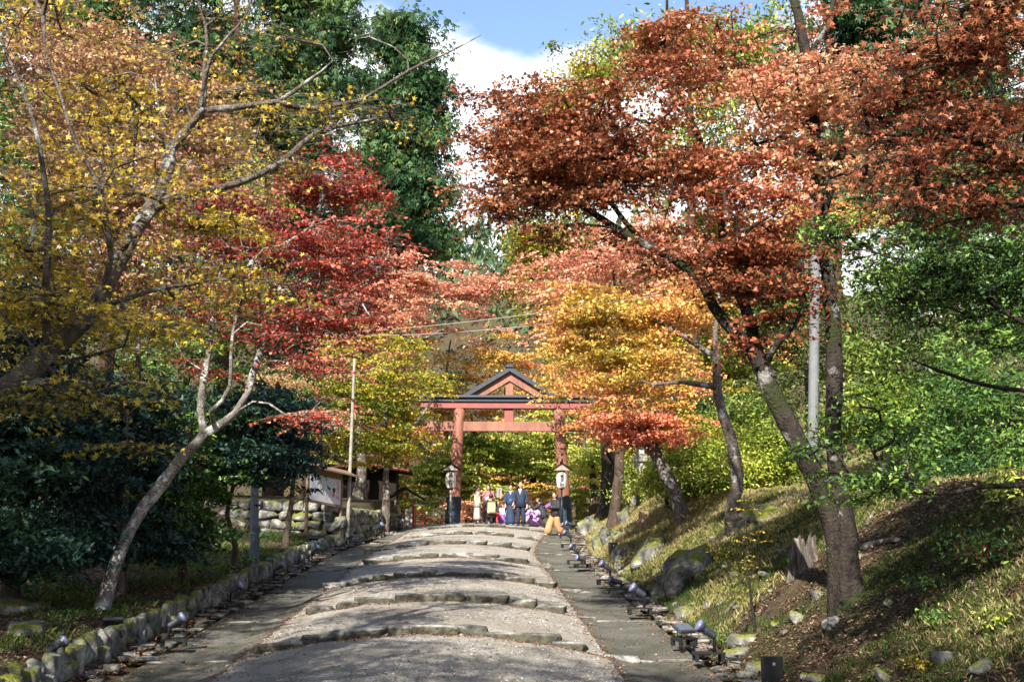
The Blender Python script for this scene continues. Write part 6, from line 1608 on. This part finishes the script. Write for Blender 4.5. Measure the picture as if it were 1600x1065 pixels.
# reeds
p = G(1000, 790); o = empty('reed_clump', p, 0, 'feathery straw coloured reeds in front of the stone lantern', 'reeds')
mb = MB()
for i in range(90):
    a = rg2.uniform(0, 6.28); r_ = abs(rg2.normal(0, .25)); b_ = Vector((math.cos(a) * r_, math.sin(a) * r_, 0)); h_ = rg2.uniform(.8, 1.5); l_ = Vector((math.cos(a), math.sin(a), 0)) * rg2.uniform(.1, .4)
    mb.tube([b_, b_ + l_ * .3 + Vector((0, 0, h_ * .5)), b_ + l_ + Vector((0, 0, h_))], [.006, .006, .012], 3)
mb.build('stalks', dry_m, o)
# thin sapling on the right bank
b_ = G(1180, 993); D0 = b_.y
tree('sapling', 'thin leafless stemmed sapling with sparse yellow green leaves on the right bank', 'tree', b_, [[(b_, 0, D0, 2.6), (1174, 930, D0, 2.2), (1170, 870, D0, 1.8), (1168, 800, D0, 1.2), (1164, 770, D0, .7)]],
  [(1170, 860, 40, 70, D0, .35, 20), (1160, 930, 35, 30, D0, .25, 8)], LM['moss'], BD, rg, kind='quad', size=.045, per=14, rc=.10, layer=0, tip=.0025, seg=.12, gap=0, flare=1.0)
# sunlit hedge shrubs on the right slope
for i, (px, py, D, rx, ry, lab, m_) in enumerate([(1195, 705, 28, 48, 42, 'rounded sunlit shrub behind the leaning maple trunk', 'lime'), (1110, 725, 31, 50, 40, 'sunlit pale green shrub between the two thin trunks', 'lime'),
       (1050, 735, 33, 40, 36, 'yellow green hedge behind the cream trunk', 'lime'), (1090, 690, 34, 50, 36, 'leafy shrub above the hedge behind the cream trunk', 'moss'), (1380, 640, 25, 70, 36, 'shrub on the slope right of the upright coral maple', 'lime'), (1480, 760, 20, 60, 40, 'dark shrub on the right bank under the glossy boughs', 'ever')]):
    auto('shrub', lab, 'shrub', px, D, py - ry * .4, 3, [(px, py, rx, ry, D, 1.2, 110), (px + rx * .5, py + ry * .5, rx * .6, ry * .6, D, 1, 50), (px - rx * .5, py + ry * .6, rx * .6, ry * .5, D, 1, 50)], LM[m_], BB,
         kind='kite', size=.13, per=60, rc=.42, layer=0, flat=.5, seg=.4, gap=.04, okfrom=.05)
# wooded ridge far away
n = 16000; x = rg2.uniform(-120, 60, n); y = rg2.uniform(215, 400, n); z = H(x, y)
ci = rg2.integers(0, 900, n); cxy = np.stack([rg2.uniform(-120, 60, 900), rg2.uniform(215, 400, 900)], -1)
hh = rg2.uniform(9, 20, 900); f_ = rg2.uniform(0, 1, n); a = rg2.uniform(0, 6.28, n)
rr = (1 - f_) * 2.6 * np.sqrt(rg2.uniform(.2, 1, n)); px_, py_ = cxy[ci, 0] + np.cos(a) * rr, cxy[ci, 1] + np.sin(a) * rr
C = np.stack([px_, py_, H(cxy[ci, 0], cxy[ci, 1]) + hh[ci] * f_], -1); Nn = np.stack([np.cos(a), np.sin(a), np.full(n, .5)], -1)
far_m = leaf_mat('far_forest', [(.03, .06, .035), (.05, .09, .04), (.09, .13, .05), (.16, .14, .05)], .2)
tag(leaf_mesh('far_forest', far_m, None, (0, 0, 0), C, rg2.uniform(1.6, 3.2, n), Nn, np.clip(rg2.uniform(0, 1, 900)[ci] * .7 + rg2.uniform(0, .3, n), 0, 1), 'kite', rg2, (0, 0, -1)), 'hazy wooded ridge far beyond the gate', kind='stuff')
# air: light haze
HAZE = False
if HAZE:
    mb = MB().box((0, 190, 40), (1040, 560, 106)); hz = mb.build('haze', []); 
    hm = bpy.data.materials.new('haze'); hm.use_nodes = True; t = hm.node_tree; t.nodes.clear(); ou = t.nodes.new('ShaderNodeOutputMaterial'); vo = t.nodes.new('ShaderNodeVolumePrincipled')
    vo.inputs['Color'].default_value = (.85, .9, 1, 1); vo.inputs['Density'].default_value = .0004; t.links.new(vo.outputs[0], ou.inputs['Volume']); hz.data.materials.append(hm); tag(hz, kind='stuff')
for o in list(protos.values()):
    pass
